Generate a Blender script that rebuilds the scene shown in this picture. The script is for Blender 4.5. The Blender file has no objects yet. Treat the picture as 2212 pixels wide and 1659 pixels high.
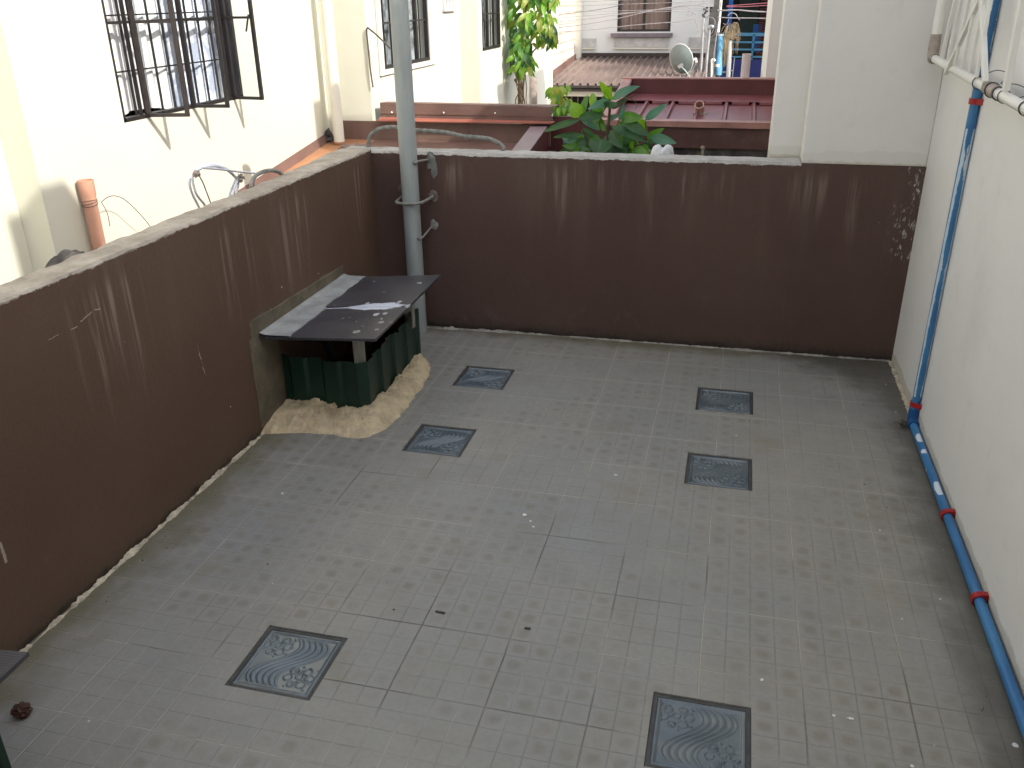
import bpy, bmesh, math, random
from mathutils import Vector, Matrix
from mathutils import noise as mnoise
R = math.radians
rnd = random.Random(7)
sc = bpy.context.scene
col = sc.collection

# ------------------------------------------------------------------ camera
CP = Vector((1.7755028, 0.43289239, 1.61849955))
AX = (Vector((0.96997083, 0.24285163, -0.01340397)),
      Vector((-0.08781929, 0.40108513, 0.91182153)),
      Vector((-0.22681348, 0.88326316, -0.41036793)))
FPX = 1864.483                       # focal length in pixels of a 2212 px wide view
cam_d = bpy.data.cameras.new('camera')
cam = bpy.data.objects.new('camera', cam_d)
col.objects.link(cam)
cam_d.sensor_width = 36.0
cam_d.lens = FPX * 36.0 / 2212.0
cam_d.clip_start = 0.02
cam_d.clip_end = 400.0
m4 = Matrix.Identity(4)
for i in range(3):
    m4[i][0] = AX[0][i]; m4[i][1] = AX[1][i]; m4[i][2] = -AX[2][i]; m4[i][3] = CP[i]
cam.matrix_world = m4
sc.camera = cam

# ------------------------------------------------------------------ world, sun, exposure
SUN = Vector((0.70, -0.322, 0.60)).normalized()        # direction towards the sun
elev = math.asin(SUN.z)
azim = math.atan2(SUN.x, SUN.y)                        # clockwise from +Y
w = bpy.data.worlds.new('World'); sc.world = w; w.use_nodes = True
wn = w.node_tree; wn.nodes.clear()
sky = wn.nodes.new('ShaderNodeTexSky'); sky.sky_type = 'NISHITA'; sky.sun_disc = False
sky.sun_elevation = elev; sky.sun_rotation = azim
sky.air_density = 1.0; sky.dust_density = 2.5; sky.ozone_density = 1.0
hs = wn.nodes.new('ShaderNodeHueSaturation'); hs.inputs['Saturation'].default_value = 0.42
bg = wn.nodes.new('ShaderNodeBackground'); bg.inputs['Strength'].default_value = 0.15
wo = wn.nodes.new('ShaderNodeOutputWorld')
wn.links.new(sky.outputs[0], hs.inputs['Color']); wn.links.new(hs.outputs[0], bg.inputs['Color'])
wn.links.new(bg.outputs[0], wo.inputs[0])
sd = bpy.data.lights.new('sun', 'SUN'); sd.energy = 2.0; sd.angle = R(0.53); sd.color = (1.0, 0.955, 0.88)
so = bpy.data.objects.new('sun', sd); col.objects.link(so)
so.rotation_euler = SUN.to_track_quat('Z', 'Y').to_euler()
so.location = (8, -4, 10)
sc.view_settings.view_transform = 'Standard'
sc.view_settings.look = 'None'
sc.view_settings.gamma = 1.0
sc.view_settings.exposure = 1.56
sc.cycles.max_bounces = 8
sc.cycles.diffuse_bounces = 5

# ------------------------------------------------------------------ measuring helpers
def AT(u, v, ax, val):
    """world point where the line of sight through (u, v) meets the plane axis=val"""
    d = AX[0] * ((u - 1106) / FPX) - AX[1] * ((v - 829.5) / FPX) + AX[2]
    return CP + d * ((val - CP[ax]) / d[ax])
def z2(x, y): return ((1240 + x * .4521) / 1.8445, y * .4521 / 1.8445)
def z3(x, y): return ((2140 + x * .4521) / 1.8445, y * .4521 / 1.8445)
def zA(x, y): return ((2640 + x * .226) / 1.8445, y * .226 / 1.8445)
def zP(x, y): return ((2100 + x * .31646) / 1.8445, (200 + y * .31646) / 1.8445)

# ------------------------------------------------------------------ object helpers
def tag(o, label=None, cat=None, group=None, kind=None):
    if label: o['label'] = label
    if cat: o['category'] = cat
    if group: o['group'] = group
    if kind: o['kind'] = kind
    return o
ORG = {}
def thing(name, label, cat, loc=(0, 0, 0), group=None):
    o = bpy.data.objects.new(name, None); col.objects.link(o)
    o.location = loc; o.empty_display_size = 0.05
    ORG[o.name] = Vector(loc)
    return tag(o, label, cat, group)
def obj(name, bm, mats, parent=None, smooth=False, loc=None, bevel=0, label=None):
    """one mesh object; vertices are given in world coordinates"""
    if parent is not None: org = ORG[parent.name]
    else: org = Vector(loc) if loc is not None else Vector((0, 0, 0))
    bmesh.ops.translate(bm, vec=-org, verts=bm.verts)
    bmesh.ops.recalc_face_normals(bm, faces=bm.faces)
    me = bpy.data.meshes.new(name); bm.to_mesh(me); bm.free()
    for m in (mats if isinstance(mats, (list, tuple)) else [mats]): me.materials.append(m)
    if smooth:
        for p in me.polygons: p.use_smooth = True
        me.set_sharp_from_angle(angle=R(42))
    o = bpy.data.objects.new(name, me); col.objects.link(o)
    if parent is not None:
        o.parent = parent
    else: o.location = org
    ORG[o.name] = org
    if bevel:
        b = o.modifiers.new('bevel', 'BEVEL'); b.width = bevel; b.segments = 2; b.limit_method = 'ANGLE'
    if label: o['label'] = label
    return o
def solo(name, bm, mats, label, cat, loc, group=None, **k):
    return tag(obj(name, bm, mats, None, loc=loc, **k), label, cat, group)
def copy_tree(o, parent=None):
    c = o.copy(); col.objects.link(c)
    if parent is not None: c.parent = parent
    for ch in [x for x in col.objects if x.parent == o]: copy_tree(ch, c)
    return c

def NB(): return bmesh.new()
def box(bm, lo, hi, mi=0):
    x0, y0, z0 = lo; x1, y1, z1 = hi
    v = [bm.verts.new(p) for p in ((x0,y0,z0),(x1,y0,z0),(x1,y1,z0),(x0,y1,z0),(x0,y0,z1),(x1,y0,z1),(x1,y1,z1),(x0,y1,z1))]
    for f in ((0,3,2,1),(4,5,6,7),(0,1,5,4),(1,2,6,5),(2,3,7,6),(3,0,4,7)):
        bm.faces.new([v[i] for i in f]).material_index = mi
    return bm
def hexa(bm, p, mi=0):
    v = [bm.verts.new(q) for q in p]
    for f in ((0,3,2,1),(4,5,6,7),(0,1,5,4),(1,2,6,5),(2,3,7,6),(3,0,4,7)):
        bm.faces.new([v[i] for i in f]).material_index = mi
    return bm
def quad(bm, *p):
    return bm.faces.new([bm.verts.new(q) for q in p])
def bar(bm, a, b, wx, wy, up=(0, 0, 1)):
    """rectangular bar from a to b"""
    a = Vector(a); b = Vector(b); d = (b - a).normalized(); u = Vector(up)
    s = d.cross(u)
    if s.length < 1e-4: s = d.cross(Vector((1, 0, 0)))
    s.normalize(); t = s.cross(d)
    pts = []
    for c in (a, b):
        for sx, sy in ((-1,-1),(1,-1),(1,1),(-1,1)):
            pts.append(c + s * sx * wx / 2 + t * sy * wy / 2)
    return hexa(bm, pts)
def spline(pts, n=8):
    P = [Vector(p) for p in pts]; out = []
    for i in range(len(P) - 1):
        p0 = P[max(i-1, 0)]; p1 = P[i]; p2 = P[i+1]; p3 = P[min(i+2, len(P)-1)]
        for k in range(n):
            t = k / n
            out.append(0.5 * ((2*p1) + (-p0+p2)*t + (2*p0-5*p1+4*p2-p3)*t*t + (-p0+3*p1-3*p2+p3)*t*t*t))
    out.append(P[-1]); return out
def tube(bm, pts, r, seg=10, caps=True, hollow=0):
    P = [Vector(p) for p in pts]; n = len(P)
    rr = r if isinstance(r, (list, tuple)) else [r] * n
    t0 = (P[1] - P[0]).normalized()
    nrm = t0.orthogonal().normalized(); rings = []
    for i in range(n):
        t = (P[min(i+1, n-1)] - P[max(i-1, 0)]).normalized()
        nrm = (nrm - t * nrm.dot(t)).normalized(); b = t.cross(nrm)
        rings.append([bm.verts.new(P[i] + (nrm*math.cos(2*math.pi*k/seg) + b*math.sin(2*math.pi*k/seg)) * rr[i]) for k in range(seg)])
    for i in range(n-1):
        for k in range(seg):
            bm.faces.new((rings[i][k], rings[i][(k+1)%seg], rings[i+1][(k+1)%seg], rings[i+1][k]))
    if caps:
        bm.faces.new(rings[0][::-1])
        if not hollow: bm.faces.new(rings[-1])
        else:
            c = P[-1]; t = (P[-1] - P[-2]).normalized(); q = hollow
            inn = [bm.verts.new(c + (v.co - c) * q) for v in rings[-1]]
            dn = [bm.verts.new(v.co - t * rr[-1] * 3) for v in inn]
            for k in range(seg):
                bm.faces.new((rings[-1][k], rings[-1][(k+1)%seg], inn[(k+1)%seg], inn[k]))
                bm.faces.new((inn[k], inn[(k+1)%seg], dn[(k+1)%seg], dn[k]))
            bm.faces.new(dn)
    return bm
def panel(bm, axis, c0, c1, u0, u1, w0, w1, holes=()):
    """wall slab with openings. axis 0: plane x=c0 (face) .. c1, u is y; axis 1: plane y=c0..c1, u is x; w is z"""
    us = sorted({u0, u1} | {h[0] for h in holes} | {h[1] for h in holes})
    ws = sorted({w0, w1} | {h[2] for h in holes} | {h[3] for h in holes})
    us = [u for u in us if u0 <= u <= u1]; ws = [q for q in ws if w0 <= q <= w1]
    def solid(i, j):
        if i < 0 or j < 0 or i >= len(us)-1 or j >= len(ws)-1: return False
        a = (us[i]+us[i+1])/2; b = (ws[j]+ws[j+1])/2
        return not any(h[0] < a < h[1] and h[2] < b < h[3] for h in holes)
    def P(c, u, q): return (c, u, q) if axis == 0 else (u, c, q)
    for i in range(len(us)-1):
        for j in range(len(ws)-1):
            if not solid(i, j): continue
            a, b, c, d = us[i], us[i+1], ws[j], ws[j+1]
            quad(bm, P(c0,a,c), P(c0,b,c), P(c0,b,d), P(c0,a,d))
            quad(bm, P(c1,a,c), P(c1,b,c), P(c1,b,d), P(c1,a,d))
            if not solid(i-1, j): quad(bm, P(c0,a,c), P(c0,a,d), P(c1,a,d), P(c1,a,c))
            if not solid(i+1, j): quad(bm, P(c0,b,c), P(c0,b,d), P(c1,b,d), P(c1,b,c))
            if not solid(i, j-1): quad(bm, P(c0,a,c), P(c0,b,c), P(c1,b,c), P(c1,a,c))
            if not solid(i, j+1): quad(bm, P(c0,a,d), P(c0,b,d), P(c1,b,d), P(c1,a,d))
    bmesh.ops.remove_doubles(bm, verts=bm.verts, dist=1e-5)
    return bm
def lump(bm, c, r, seed=0, sub=3, amp=.3, squash=(1,1,1), freq=3):
    res = bmesh.ops.create_icosphere(bm, subdivisions=sub, radius=1)
    for v in res['verts']:
        n = v.co.normalized(); k = 1 + amp * mnoise.fractal(n*freq + Vector((seed*3.1, seed, 0)), 1, 2, 3)
        v.co = Vector(c) + Vector((n.x*r*k*squash[0], n.y*r*k*squash[1], n.z*r*k*squash[2]))
    return bm

# ------------------------------------------------------------------ shader helpers
class Sh:
    def __init__(s, name):
        s.m = bpy.data.materials.new(name); s.m.use_nodes = True; s.t = s.m.node_tree
        s.b = s.t.nodes['Principled BSDF']; s.pos = s.new('ShaderNodeNewGeometry').outputs['Position']
        sp = s.new('ShaderNodeSeparateXYZ'); s.link(s.pos, sp.inputs[0])
        s.x, s.y, s.z = (X(s, sp.outputs[i]) for i in range(3))
    def new(s, t): return s.t.nodes.new(t)
    def link(s, a, b): s.t.links.new(a, b)
    def put(s, v, inp):
        if isinstance(v, X): s.link(v.o, inp)
        elif isinstance(v, bpy.types.NodeSocket): s.link(v, inp)
        elif isinstance(v, (tuple, list)): inp.default_value = (*v, 1) if len(v) == 3 and len(inp.default_value) == 4 else v
        else: inp.default_value = v
    def math(s, op, a, b=None, c=None, clamp=False):
        n = s.new('ShaderNodeMath'); n.operation = op; n.use_clamp = clamp
        for i, v in enumerate((a, b, c)):
            if v is not None: s.put(v, n.inputs[i])
        return X(s, n.outputs[0])
    def noise(s, scale=5, detail=3, rough=.5, vec=None, sc=None, off=(0,0,0), dist=0):
        n = s.new('ShaderNodeTexNoise'); n.inputs['Scale'].default_value = scale
        n.inputs['Detail'].default_value = detail; n.inputs['Roughness'].default_value = rough
        n.inputs['Distortion'].default_value = dist
        mp = s.new('ShaderNodeMapping'); s.link(vec or s.pos, mp.inputs[0])
        mp.inputs['Location'].default_value = off
        if sc: mp.inputs['Scale'].default_value = sc
        s.link(mp.outputs[0], n.inputs['Vector'])
        return X(s, n.outputs['Fac'])
    def voro(s, scale, sc=None, rand=1, off=(0,0,0)):
        n = s.new('ShaderNodeTexVoronoi'); n.inputs['Scale'].default_value = scale; n.inputs['Randomness'].default_value = rand
        mp = s.new('ShaderNodeMapping'); s.link(s.pos, mp.inputs[0]); mp.inputs['Location'].default_value = off
        if sc: mp.inputs['Scale'].default_value = sc
        s.link(mp.outputs[0], n.inputs['Vector'])
        sep = s.new('ShaderNodeSeparateColor'); s.link(n.outputs['Color'], sep.inputs[0])
        return X(s, n.outputs['Distance']), X(s, sep.outputs[0])
    def ramp(s, v, a, b, lo=0, hi=1):
        n = s.new('ShaderNodeMapRange'); n.clamp = True; n.interpolation_type = 'SMOOTHSTEP'
        s.put(v, n.inputs[0]); n.inputs[1].default_value = a; n.inputs[2].default_value = b
        n.inputs[3].default_value = lo; n.inputs[4].default_value = hi
        return X(s, n.outputs[0])
    def mix(s, f, a, b):
        n = s.new('ShaderNodeMix'); n.data_type = 'RGBA'; s.put(f, n.inputs[0]); s.put(a, n.inputs[6]); s.put(b, n.inputs[7])
        return n.outputs[2]
    def combine(s, a, b, c=0):
        n = s.new('ShaderNodeCombineXYZ'); s.put(a, n.inputs[0]); s.put(b, n.inputs[1]); s.put(c, n.inputs[2]); return n.outputs[0]
    def white(s, vec):
        n = s.new('ShaderNodeTexWhiteNoise'); s.link(vec, n.inputs['Vector']); return X(s, n.outputs['Value'])
    def bump(s, h, strength=.4, dist=.002):
        n = s.new('ShaderNodeBump'); n.inputs['Strength'].default_value = strength; n.inputs['Distance'].default_value = dist
        s.put(h, n.inputs['Height']); s.link(n.outputs[0], s.b.inputs['Normal']); return n
    def fin(s, color=None, rough=.6, metal=0, spec=.5):
        if color is not None: s.put(color, s.b.inputs['Base Color'])
        s.put(rough, s.b.inputs['Roughness']); s.put(metal, s.b.inputs['Metallic'])
        s.put(spec, s.b.inputs['Specular IOR Level']); return s.m
class X:
    def __init__(s, sh, o): s.s = sh; s.o = o
    def _(s, op, b, r=False): return s.s.math(op, *((b, s) if r else (s, b)))
    def __add__(s, b): return s._('ADD', b)
    __radd__ = __add__
    def __sub__(s, b): return s._('SUBTRACT', b)
    def __rsub__(s, b): return s._('SUBTRACT', b, True)
    def __mul__(s, b): return s._('MULTIPLY', b)
    __rmul__ = __mul__
    def __truediv__(s, b): return s._('DIVIDE', b)
    def gt(s, b): return s._('GREATER_THAN', b)
    def lt(s, b): return s._('LESS_THAN', b)
    def mx(s, b): return s._('MAXIMUM', b)
    def mn(s, b): return s._('MINIMUM', b)
    def frac(s): return s.s.math('FRACT', s)
    def fl(s): return s.s.math('FLOOR', s)
    def abs(s): return s.s.math('ABSOLUTE', s)

def simple(name, c, rough=.6, var=.15, scale=8, metal=0, bump=0, spots=None, dirt=None, detail=4, sc=None, spec=.5):
    """paint-like surface: two-tone mottling, optional dirt colour and pale spots"""
    s = Sh(name); n = s.noise(scale, detail, .6, sc=sc)
    lo = tuple(x*(1-var) for x in c); hi = tuple(min(1, x*(1+var)) for x in c)
    k = s.mix(s.ramp(n, .3, .7), lo, hi)
    if dirt:
        k = s.mix(s.ramp(s.noise(scale*.6, 6, .7, off=(5,2,1), sc=sc), .52, .72) * dirt[1], k, dirt[0])
    if spots:
        d, r = s.voro(spots[0]); k = s.mix(d.lt(s.ramp(r, .7, 1, 0, spots[1])), k, spots[2])
    if bump: s.bump(s.noise(scale*12, 4, .6), .5, bump)
    return s.fin(k, rough, metal, spec)

# ------------------------------------------------------------------ materials
G = .257; GX = .007; GY = .196      # floor tile module and its origin
def mat_floor():
    s = Sh('terrace_tiles')
    wob = (s.noise(3, 2) - .5) * .006
    u = (s.x + wob - GX) / G; v = (s.y + wob - GY) / G
    def edge(q, size): f = q.frac(); return f.mn(1 - f) * size
    jit = (s.noise(45, 3) - .5) * .0022
    g = edge(u, G).mn(edge(v, G)) + jit
    sub = edge(u*4, G/4).mn(edge(v*4, G/4)) + jit
    grout = s.ramp(g, .0010, .0026, 1, 0)
    groove = s.ramp(sub, .0006, .0024, 1, 0)
    tid = s.white(s.combine(u.fl(), v.fl()))
    big = s.noise(1.1, 4, .6); med = s.noise(6, 5, .65); fine = s.noise(70, 3, .6)
    base = s.mix(s.ramp(big, .35, .65), (.285, .272, .238), (.245, .246, .236))
    base = s.mix(s.ramp(med, .42, .75) * .40, base, (.215, .202, .170))
    base = s.mix(s.ramp(tid, 0, 1, 0, .40), base, (.275, .266, .238))
    base = s.mix(s.ramp(fine, .35, .75) * .22, base, (.16, .156, .142))
    # dirt that collects in the shallow dish of each raised square
    cu = ((u*4).frac() - .5).abs(); cv = ((v*4).frac() - .5).abs()
    dd = s.math('SQRT', cu*cu + cv*cv) * .45 + cu.mx(cv) * .55 + (s.noise(26, 4, .65) - .5) * .42
    cell = s.white(s.combine((u*4).fl(), (v*4).fl()))
    reg = s.ramp(s.noise(1.6, 3, .6, off=(3.1, .4, 0)), .40, .54)
    stain = s.ramp(dd, .10, .40, 1, 0) * reg * s.ramp(cell, 0, 1, .35, 1)
    base = s.mix(stain * .50, base, (.165, .142, .106))
    # ochre patches
    base = s.mix(s.ramp(s.noise(2.6, 5, .65, off=(1, 7, 0)), .56, .72) * .5, base, (.205, .180, .120))
    # grey cement film along right and back
    base = s.mix(groove * s.ramp(s.noise(4, 3), .35, .65, .10, .5), base, (.140, .133, .118))
    gu = s.ramp(edge(u*4, G/4) + jit, .0006, .0024, 1, 0) * s.ramp(s.noise(2.4, 4, .6, off=(6, 0, 0)) - s.x * .07, .40, .56)
    base = s.mix(gu * .6, base, (.40, .375, .32))
    gc = s.mix(s.ramp(s.noise(2.2, 3, off=(2, 9, 0)) + (s.x - 1.3).abs() * .10 + s.ramp(s.y, 2.6, 4.2) * .12, .36, .62), (.135, .120, .100), (.40, .37, .31))
    base = s.mix(grout * s.ramp(s.noise(9, 4), .3, .55, .55, 1), base, gc)
    # green-brown damp edge along the left and back walls
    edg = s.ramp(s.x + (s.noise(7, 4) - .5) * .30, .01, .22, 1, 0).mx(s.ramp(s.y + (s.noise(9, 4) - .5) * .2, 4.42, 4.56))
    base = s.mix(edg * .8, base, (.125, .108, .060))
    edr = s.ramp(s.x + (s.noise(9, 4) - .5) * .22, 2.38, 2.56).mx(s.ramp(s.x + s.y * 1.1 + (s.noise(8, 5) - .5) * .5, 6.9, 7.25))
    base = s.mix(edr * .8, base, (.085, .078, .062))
    # paint drops and grit
    for (scl, th, rr, cc, off) in ((5.5, .86, .045, (.62, .62, .59), 0), (17, .86, .07, (.55, .54, .50), 3), (15, .84, .06, (.03, .026, .022), 8)):
        d, r = s.voro(scl, sc=(1, 1, 0), off=(off, off, 0))
        if cc[0] > .1: r = r + s.ramp(s.x, 1.4, 2.6) * .07 - .03
        base = s.mix((d + (s.noise(60, 2) - .5)*.04).lt(s.ramp(r, th, 1, 0, rr)), base, cc)
    h = 1 - grout - groove * .5 + (fine - .5) * .25 - s.ramp(dd, 0, .5, .25, 0)
    s.bump(h, .8, .0016)
    return s.fin(base, s.ramp(med, .3, .7, .40, .62), spec=.38)

def mat_brown(back):
    s = Sh('brown_wall_paint_back' if back else 'brown_wall_paint_side')
    n = s.noise(1.3, 4, .6)
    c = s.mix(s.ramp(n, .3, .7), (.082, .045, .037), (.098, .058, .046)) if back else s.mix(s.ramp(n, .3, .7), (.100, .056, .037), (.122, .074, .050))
    c = s.mix(s.ramp(s.noise(90, 3), .35, .7) * .2, c, (.050, .036, .030))
    st = s.ramp(s.noise(1, 4, .62, sc=(24, 24, 1.3)) + (s.noise(1, 2, .5, sc=(70, 70, 1)) - .5) * .25, .47, .68) * s.ramp(s.noise(1, 2, .5, sc=(2.6, 2.6, 0), off=(4, 1, 0)), .48, .62)
    zz = s.z + (s.noise(1, 2, .5, sc=(11, 11, 0), off=(0, 3, 0)) - .5) * .7
    st = st * (s.ramp(zz, .62, .84) * .6 if back else s.ramp(zz, .42, .76)) * s.ramp(s.z, .82, .89, 1, .15)
    c = s.mix(st * .8, c, (.29, .225, .175))
    st2 = s.ramp(s.noise(1, 3, .6, sc=(7, 7, .5), off=(9, 1, 4)), .5, .7) * s.ramp(s.z, .2, .85)
    c = s.mix(st2 * .22, c, (.15, .115, .09))
    # grey lime smears low down
    c = s.mix(s.ramp(s.noise(6, 5, .7, off=(2, 2, 2)), .6, .78) * s.ramp(s.z, .5, .1) * .3, c, (.16, .14, .12))
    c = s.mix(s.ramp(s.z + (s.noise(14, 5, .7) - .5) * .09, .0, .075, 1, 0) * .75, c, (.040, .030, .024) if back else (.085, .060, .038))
    c = s.mix(s.ramp(s.z + (s.noise(11, 5, .7, off=(7, 7, 7)) - .5) * .10, .0, .03, 1, 0) * .8, c, (.022, .017, .013))
    # chips
    for scl, rr in ((4.2, .022), (9, .030)):
        d, r = s.voro(scl, sc=(1, 1, .8)); c = s.mix((d + (s.noise(50, 2) - .5) * .05).lt(s.ramp(r, .8, 1, 0, rr)), c, (.50, .47, .42))
    if back:   # scuffed corner next to the white wall
        sf = s.ramp(s.noise(1, 5, .75, sc=(60, 60, 22), dist=.6), .55, .62) * s.ramp(s.x, 2.455, 2.56) * s.ramp(s.noise(1, 3, .5, sc=(6, 6, 9), off=(1, 5, 2)), .45, .56) * s.ramp(s.z, .38, .5)
        c = s.mix(sf, c, (.45, .43, .40))
    if not back:   # hairline scratches that show pale plaster
        jn = (s.noise(60, 3) - .5) * .010
        for (y0, z0, y1, z1, w_) in [(2.258, 0.777, 2.298, 0.778, 0.0007), (2.346, 0.775, 2.373, 0.775, 0.0013), (2.388, 0.783, 2.412, 0.789, 0.0018), (2.412, 0.789, 2.439, 0.795, 0.0014), (2.452, 0.797, 2.476, 0.792, 0.0017), (2.904, 0.48, 2.91, 0.454, 0.002), (2.909, 0.424, 2.917, 0.397, 0.0016), (2.902, 0.511, 2.92, 0.387, 0.0005), (1.936, 0.331, 1.937, 0.267, 0.004)]:
            L = math.hypot(y1-y0, z1-z0); ty, tz = (y1-y0)/L, (z1-z0)/L
            al = (s.y - y0) * ty + (s.z - z0) * tz; ac = ((s.y - y0) * -tz + (s.z - z0) * ty + jn).abs()
            c = s.mix(ac.lt(w_ * 1.1) * al.gt(0) * al.lt(L) * .8, c, (.42, .36, .29))
    rag = s.z + (s.noise(34, 5, .7) - .5) * .030 + (s.noise(7, 2) - .5) * .018
    lim = .917 if not back else .904
    cap = rag.gt(lim)
    if back: cap = cap * s.x.lt(2.071)
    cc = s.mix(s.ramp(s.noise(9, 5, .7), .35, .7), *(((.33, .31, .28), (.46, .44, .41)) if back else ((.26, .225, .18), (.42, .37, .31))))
    cc = s.mix(s.ramp(s.noise(30, 5, .75, off=(3, 0, 0)), .55, .72) * .6, cc, (.17, .145, .12))
    c = s.mix(cap, c, cc)
    s.bump(s.noise(55, 5, .65) + cap * 1.2, .55, .004)
    return s.fin(c, .72, spec=.35)

def mat_white(name, c=(.79, .785, .765), stain=(.40, .38, .33), low=None):
    s = Sh(name)
    k = s.mix(s.ramp(s.noise(.9, 4, .6), .3, .7), tuple(q*.95 for q in c), c)
    k = s.mix(s.ramp(s.noise(1, 4, .6, sc=(9, 9, .6)), .58, .8) * .06, k, stain)
    k = s.mix(s.ramp(s.noise(14, 4, .6), .55, .8) * .12, k, stain)
    k = s.mix(s.ramp(s.noise(2.2, 5, .65, off=(4, 4, 4)), .5, .75) * .16, k, stain)
    if low is not None:
        e = s.z + (s.noise(8, 5, .65) - .5) * .07
        k = s.mix(s.ramp(e, low+.045, low + .056, 1, 0) * (.65 if low < .5 else .22), k, (.50, .47, .38))
        k = s.mix(s.ramp(s.z + (s.noise(25, 4, .6) - .5) * .03, low, low + .014, 1, 0) * .85, k, (.33, .28, .20) if low < .5 else (.55, .50, .41))
    d, r = s.voro(3.2); k = s.mix(d.lt(s.ramp(r, .85, 1, 0, .012)) * .5, k, (.3, .28, .25))
    s.bump(s.noise(120, 3, .6) * .5 + s.noise(7, 3) , .25, .003)
    return s.fin(k, .62, spec=.3)

M = {}
M['floor'] = mat_floor()
M['brown_side'] = mat_brown(False); M['brown_back'] = mat_brown(True)
M['white_wall'] = mat_white('white_house_paint', low=.0)
M['white_block'] = mat_white('white_block_paint', (.76, .74, .70), low=.917)
M['cream'] = mat_white('cream_house_paint', (.60, .585, .485), (.42, .39, .31))
M['cream2'] = mat_white('pale_cream_paint', (.63, .61, .53), (.45, .42, .35))
M['far_wall'] = mat_white('far_house_paint', (.62, .63, .62), (.4, .4, .38))
M['far_trim'] = simple('far_trim', (.42, .41, .40), .6)
M['dab'] = simple('brown_grey_dab', (.16, .125, .11), .9, .3, 20, bump=.003)
M['cement'] = simple('cement', (.30, .285, .25), .9, .25, 14, bump=.004, dirt=((.12, .105, .09), .6))
M['mortar'] = simple('ochre_mortar', (.56, .455, .295), .92, .22, 16, bump=.012, dirt=((.32, .24, .145), .7))
M['mortar_dark'] = simple('olive_mortar', (.125, .104, .070), .9, .25, 9, bump=.003, dirt=((.08, .07, .05), .5))
M['crust'] = simple('pale_crust', (.50, .44, .33), .95, .3, 30, bump=.006, dirt=((.15, .11, .07), .8))
M['pole'] = simple('grey_pole_paint', (.30, .33, .325), .42, .10, 6, dirt=((.30, .30, .27), .35), sc=(3, 3, .6))
M['rebar'] = simple('dusty_rebar', (.19, .19, .17), .75, .3, 40, dirt=((.33, .30, .24), .6), bump=.001)
M['dark_rust'] = simple('rusty_wire', (.06, .045, .035), .7, .3, 40)
M['green'] = simple('green_sheet_metal', (.005, .028, .017), .38, .25, 5, dirt=((.03, .055, .035), .5), spots=(9, .05, (.25, .25, .2)))
M['orange_pipe'] = simple('orange_pvc', (.50, .27, .185), .45, .08, 6, dirt=((.42, .22, .15), .3))
M['white_pvc'] = simple('white_pvc', (.80, .78, .72), .35, .05, 5)
M['cream_pipe'] = simple('cream_downpipe', (.66, .63, .54), .4, .05, 4)
M['coupling'] = simple('taupe_coupling', (.34, .28, .24), .5, .25, 22, dirt=((.5, .45, .4), .4))
M['conduit'] = simple('bluish_white_hose', (.58, .62, .68), .35, .08, 8)
M['tie'] = simple('black_tie_wire', (.02, .02, .022), .5, .2, 9)
M['red'] = simple('red_clamp', (.36, .012, .014), .4, .15, 12)
M['frame_dark'] = simple('dark_window_metal', (.018, .015, .015), .45, .25, 14)
M['frame_rust'] = simple('rusty_window_metal', (.028, .020, .018), .6, .3, 18, dirt=((.03, .025, .02), .7))
M['brown_metal'] = simple('brown_roof_metal', (.15, .085, .070), .5, .18, 3, dirt=((.22, .15, .11), .5), spots=(9, .03, (.6, .55, .5)))
M['sunlit_orange_metal'] = simple('sunlit_roof_metal', (.33, .155, .075), .5, .15, 3, dirt=((.20, .11, .075), .7))  # sunlit tone of the brown roof, sunlight put into the colour
M['red_metal'] = simple('red_flange_metal', (.32, .105, .075), .5, .15, 4)
M['maroon'] = simple('maroon_roof_metal', (.20, .055, .058), .42, .14, 3, dirt=((.11, .05, .045), .5), spots=(6, .05, (.6, .5, .45)))
M['maroon_dark'] = simple('maroon_flashing', (.105, .026, .027), .45, .18, 3, dirt=((.05, .02, .02), .6), sc=(2, 2, .6))
M['maroon_edge'] = simple('pink_weathered_flashing', (.38, .19, .16), .5, .2, 5, dirt=((.13, .06, .05), .7))
M['far_roof'] = simple('far_corrugated_roof', (.15, .11, .095), .5, .2, 1.6, dirt=((.28, .22, .17), .6))
M['moss'] = simple('black_mossy_concrete', (.09, .08, .075), .95, .5, 12, dirt=((.25, .23, .19), .5), bump=.006)
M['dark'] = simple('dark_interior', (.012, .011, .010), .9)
M['asphalt'] = simple('asphalt', (.055, .055, .052), .9, .2, 3, bump=.004)
M['utility'] = simple('concrete_utility_pole', (.075, .072, .066), .85, .3, 7, dirt=((.07, .065, .06), .8))
M['steel'] = simple('galvanised_conduit', (.42, .42, .42), .35, .15, 5, metal=.5, dirt=((.3, .26, .22), .5))
M['wire_w'] = simple('pale_cable', (.27, .25, .25), .5)
M['wire_d'] = simple('dark_cable', (.06, .055, .06), .6)
M['wire_r'] = simple('dull_red_cable', (.30, .09, .11), .6)
M['navy'] = simple('navy_wall', (.020, .028, .16), .5, .2, 3, dirt=((.05, .06, .2), .5))
M['blue_post'] = simple('blue_post', (.015, .13, .42), .45, .2, 3)
M['light_blue'] = simple('light_blue_rail', (.09, .30, .46), .5, .12, 5)
M['tarp'] = simple('light_blue_tarp', (.13, .34, .52), .5, .2, 2.5, dirt=((.35, .55, .68), .5))
M['red_slat'] = simple('dark_red_slats', (.10, .018, .012), .6, .3, 5)
M['dish'] = simple('grey_green_dish', (.20, .25, .24), .45, .1, 4)
M['bag'] = simple('white_plastic_bag', (.62, .64, .64), .4, .08, 12)
M['wood'] = simple('old_wood', (.30, .24, .17), .8, .3, 30, dirt=((.12, .09, .06), .6))
M['post'] = simple('weathered_post', (.36, .345, .30), .7, .15, 9, sc=(4, 4, .6), dirt=((.18, .16, .12), .4))
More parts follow.
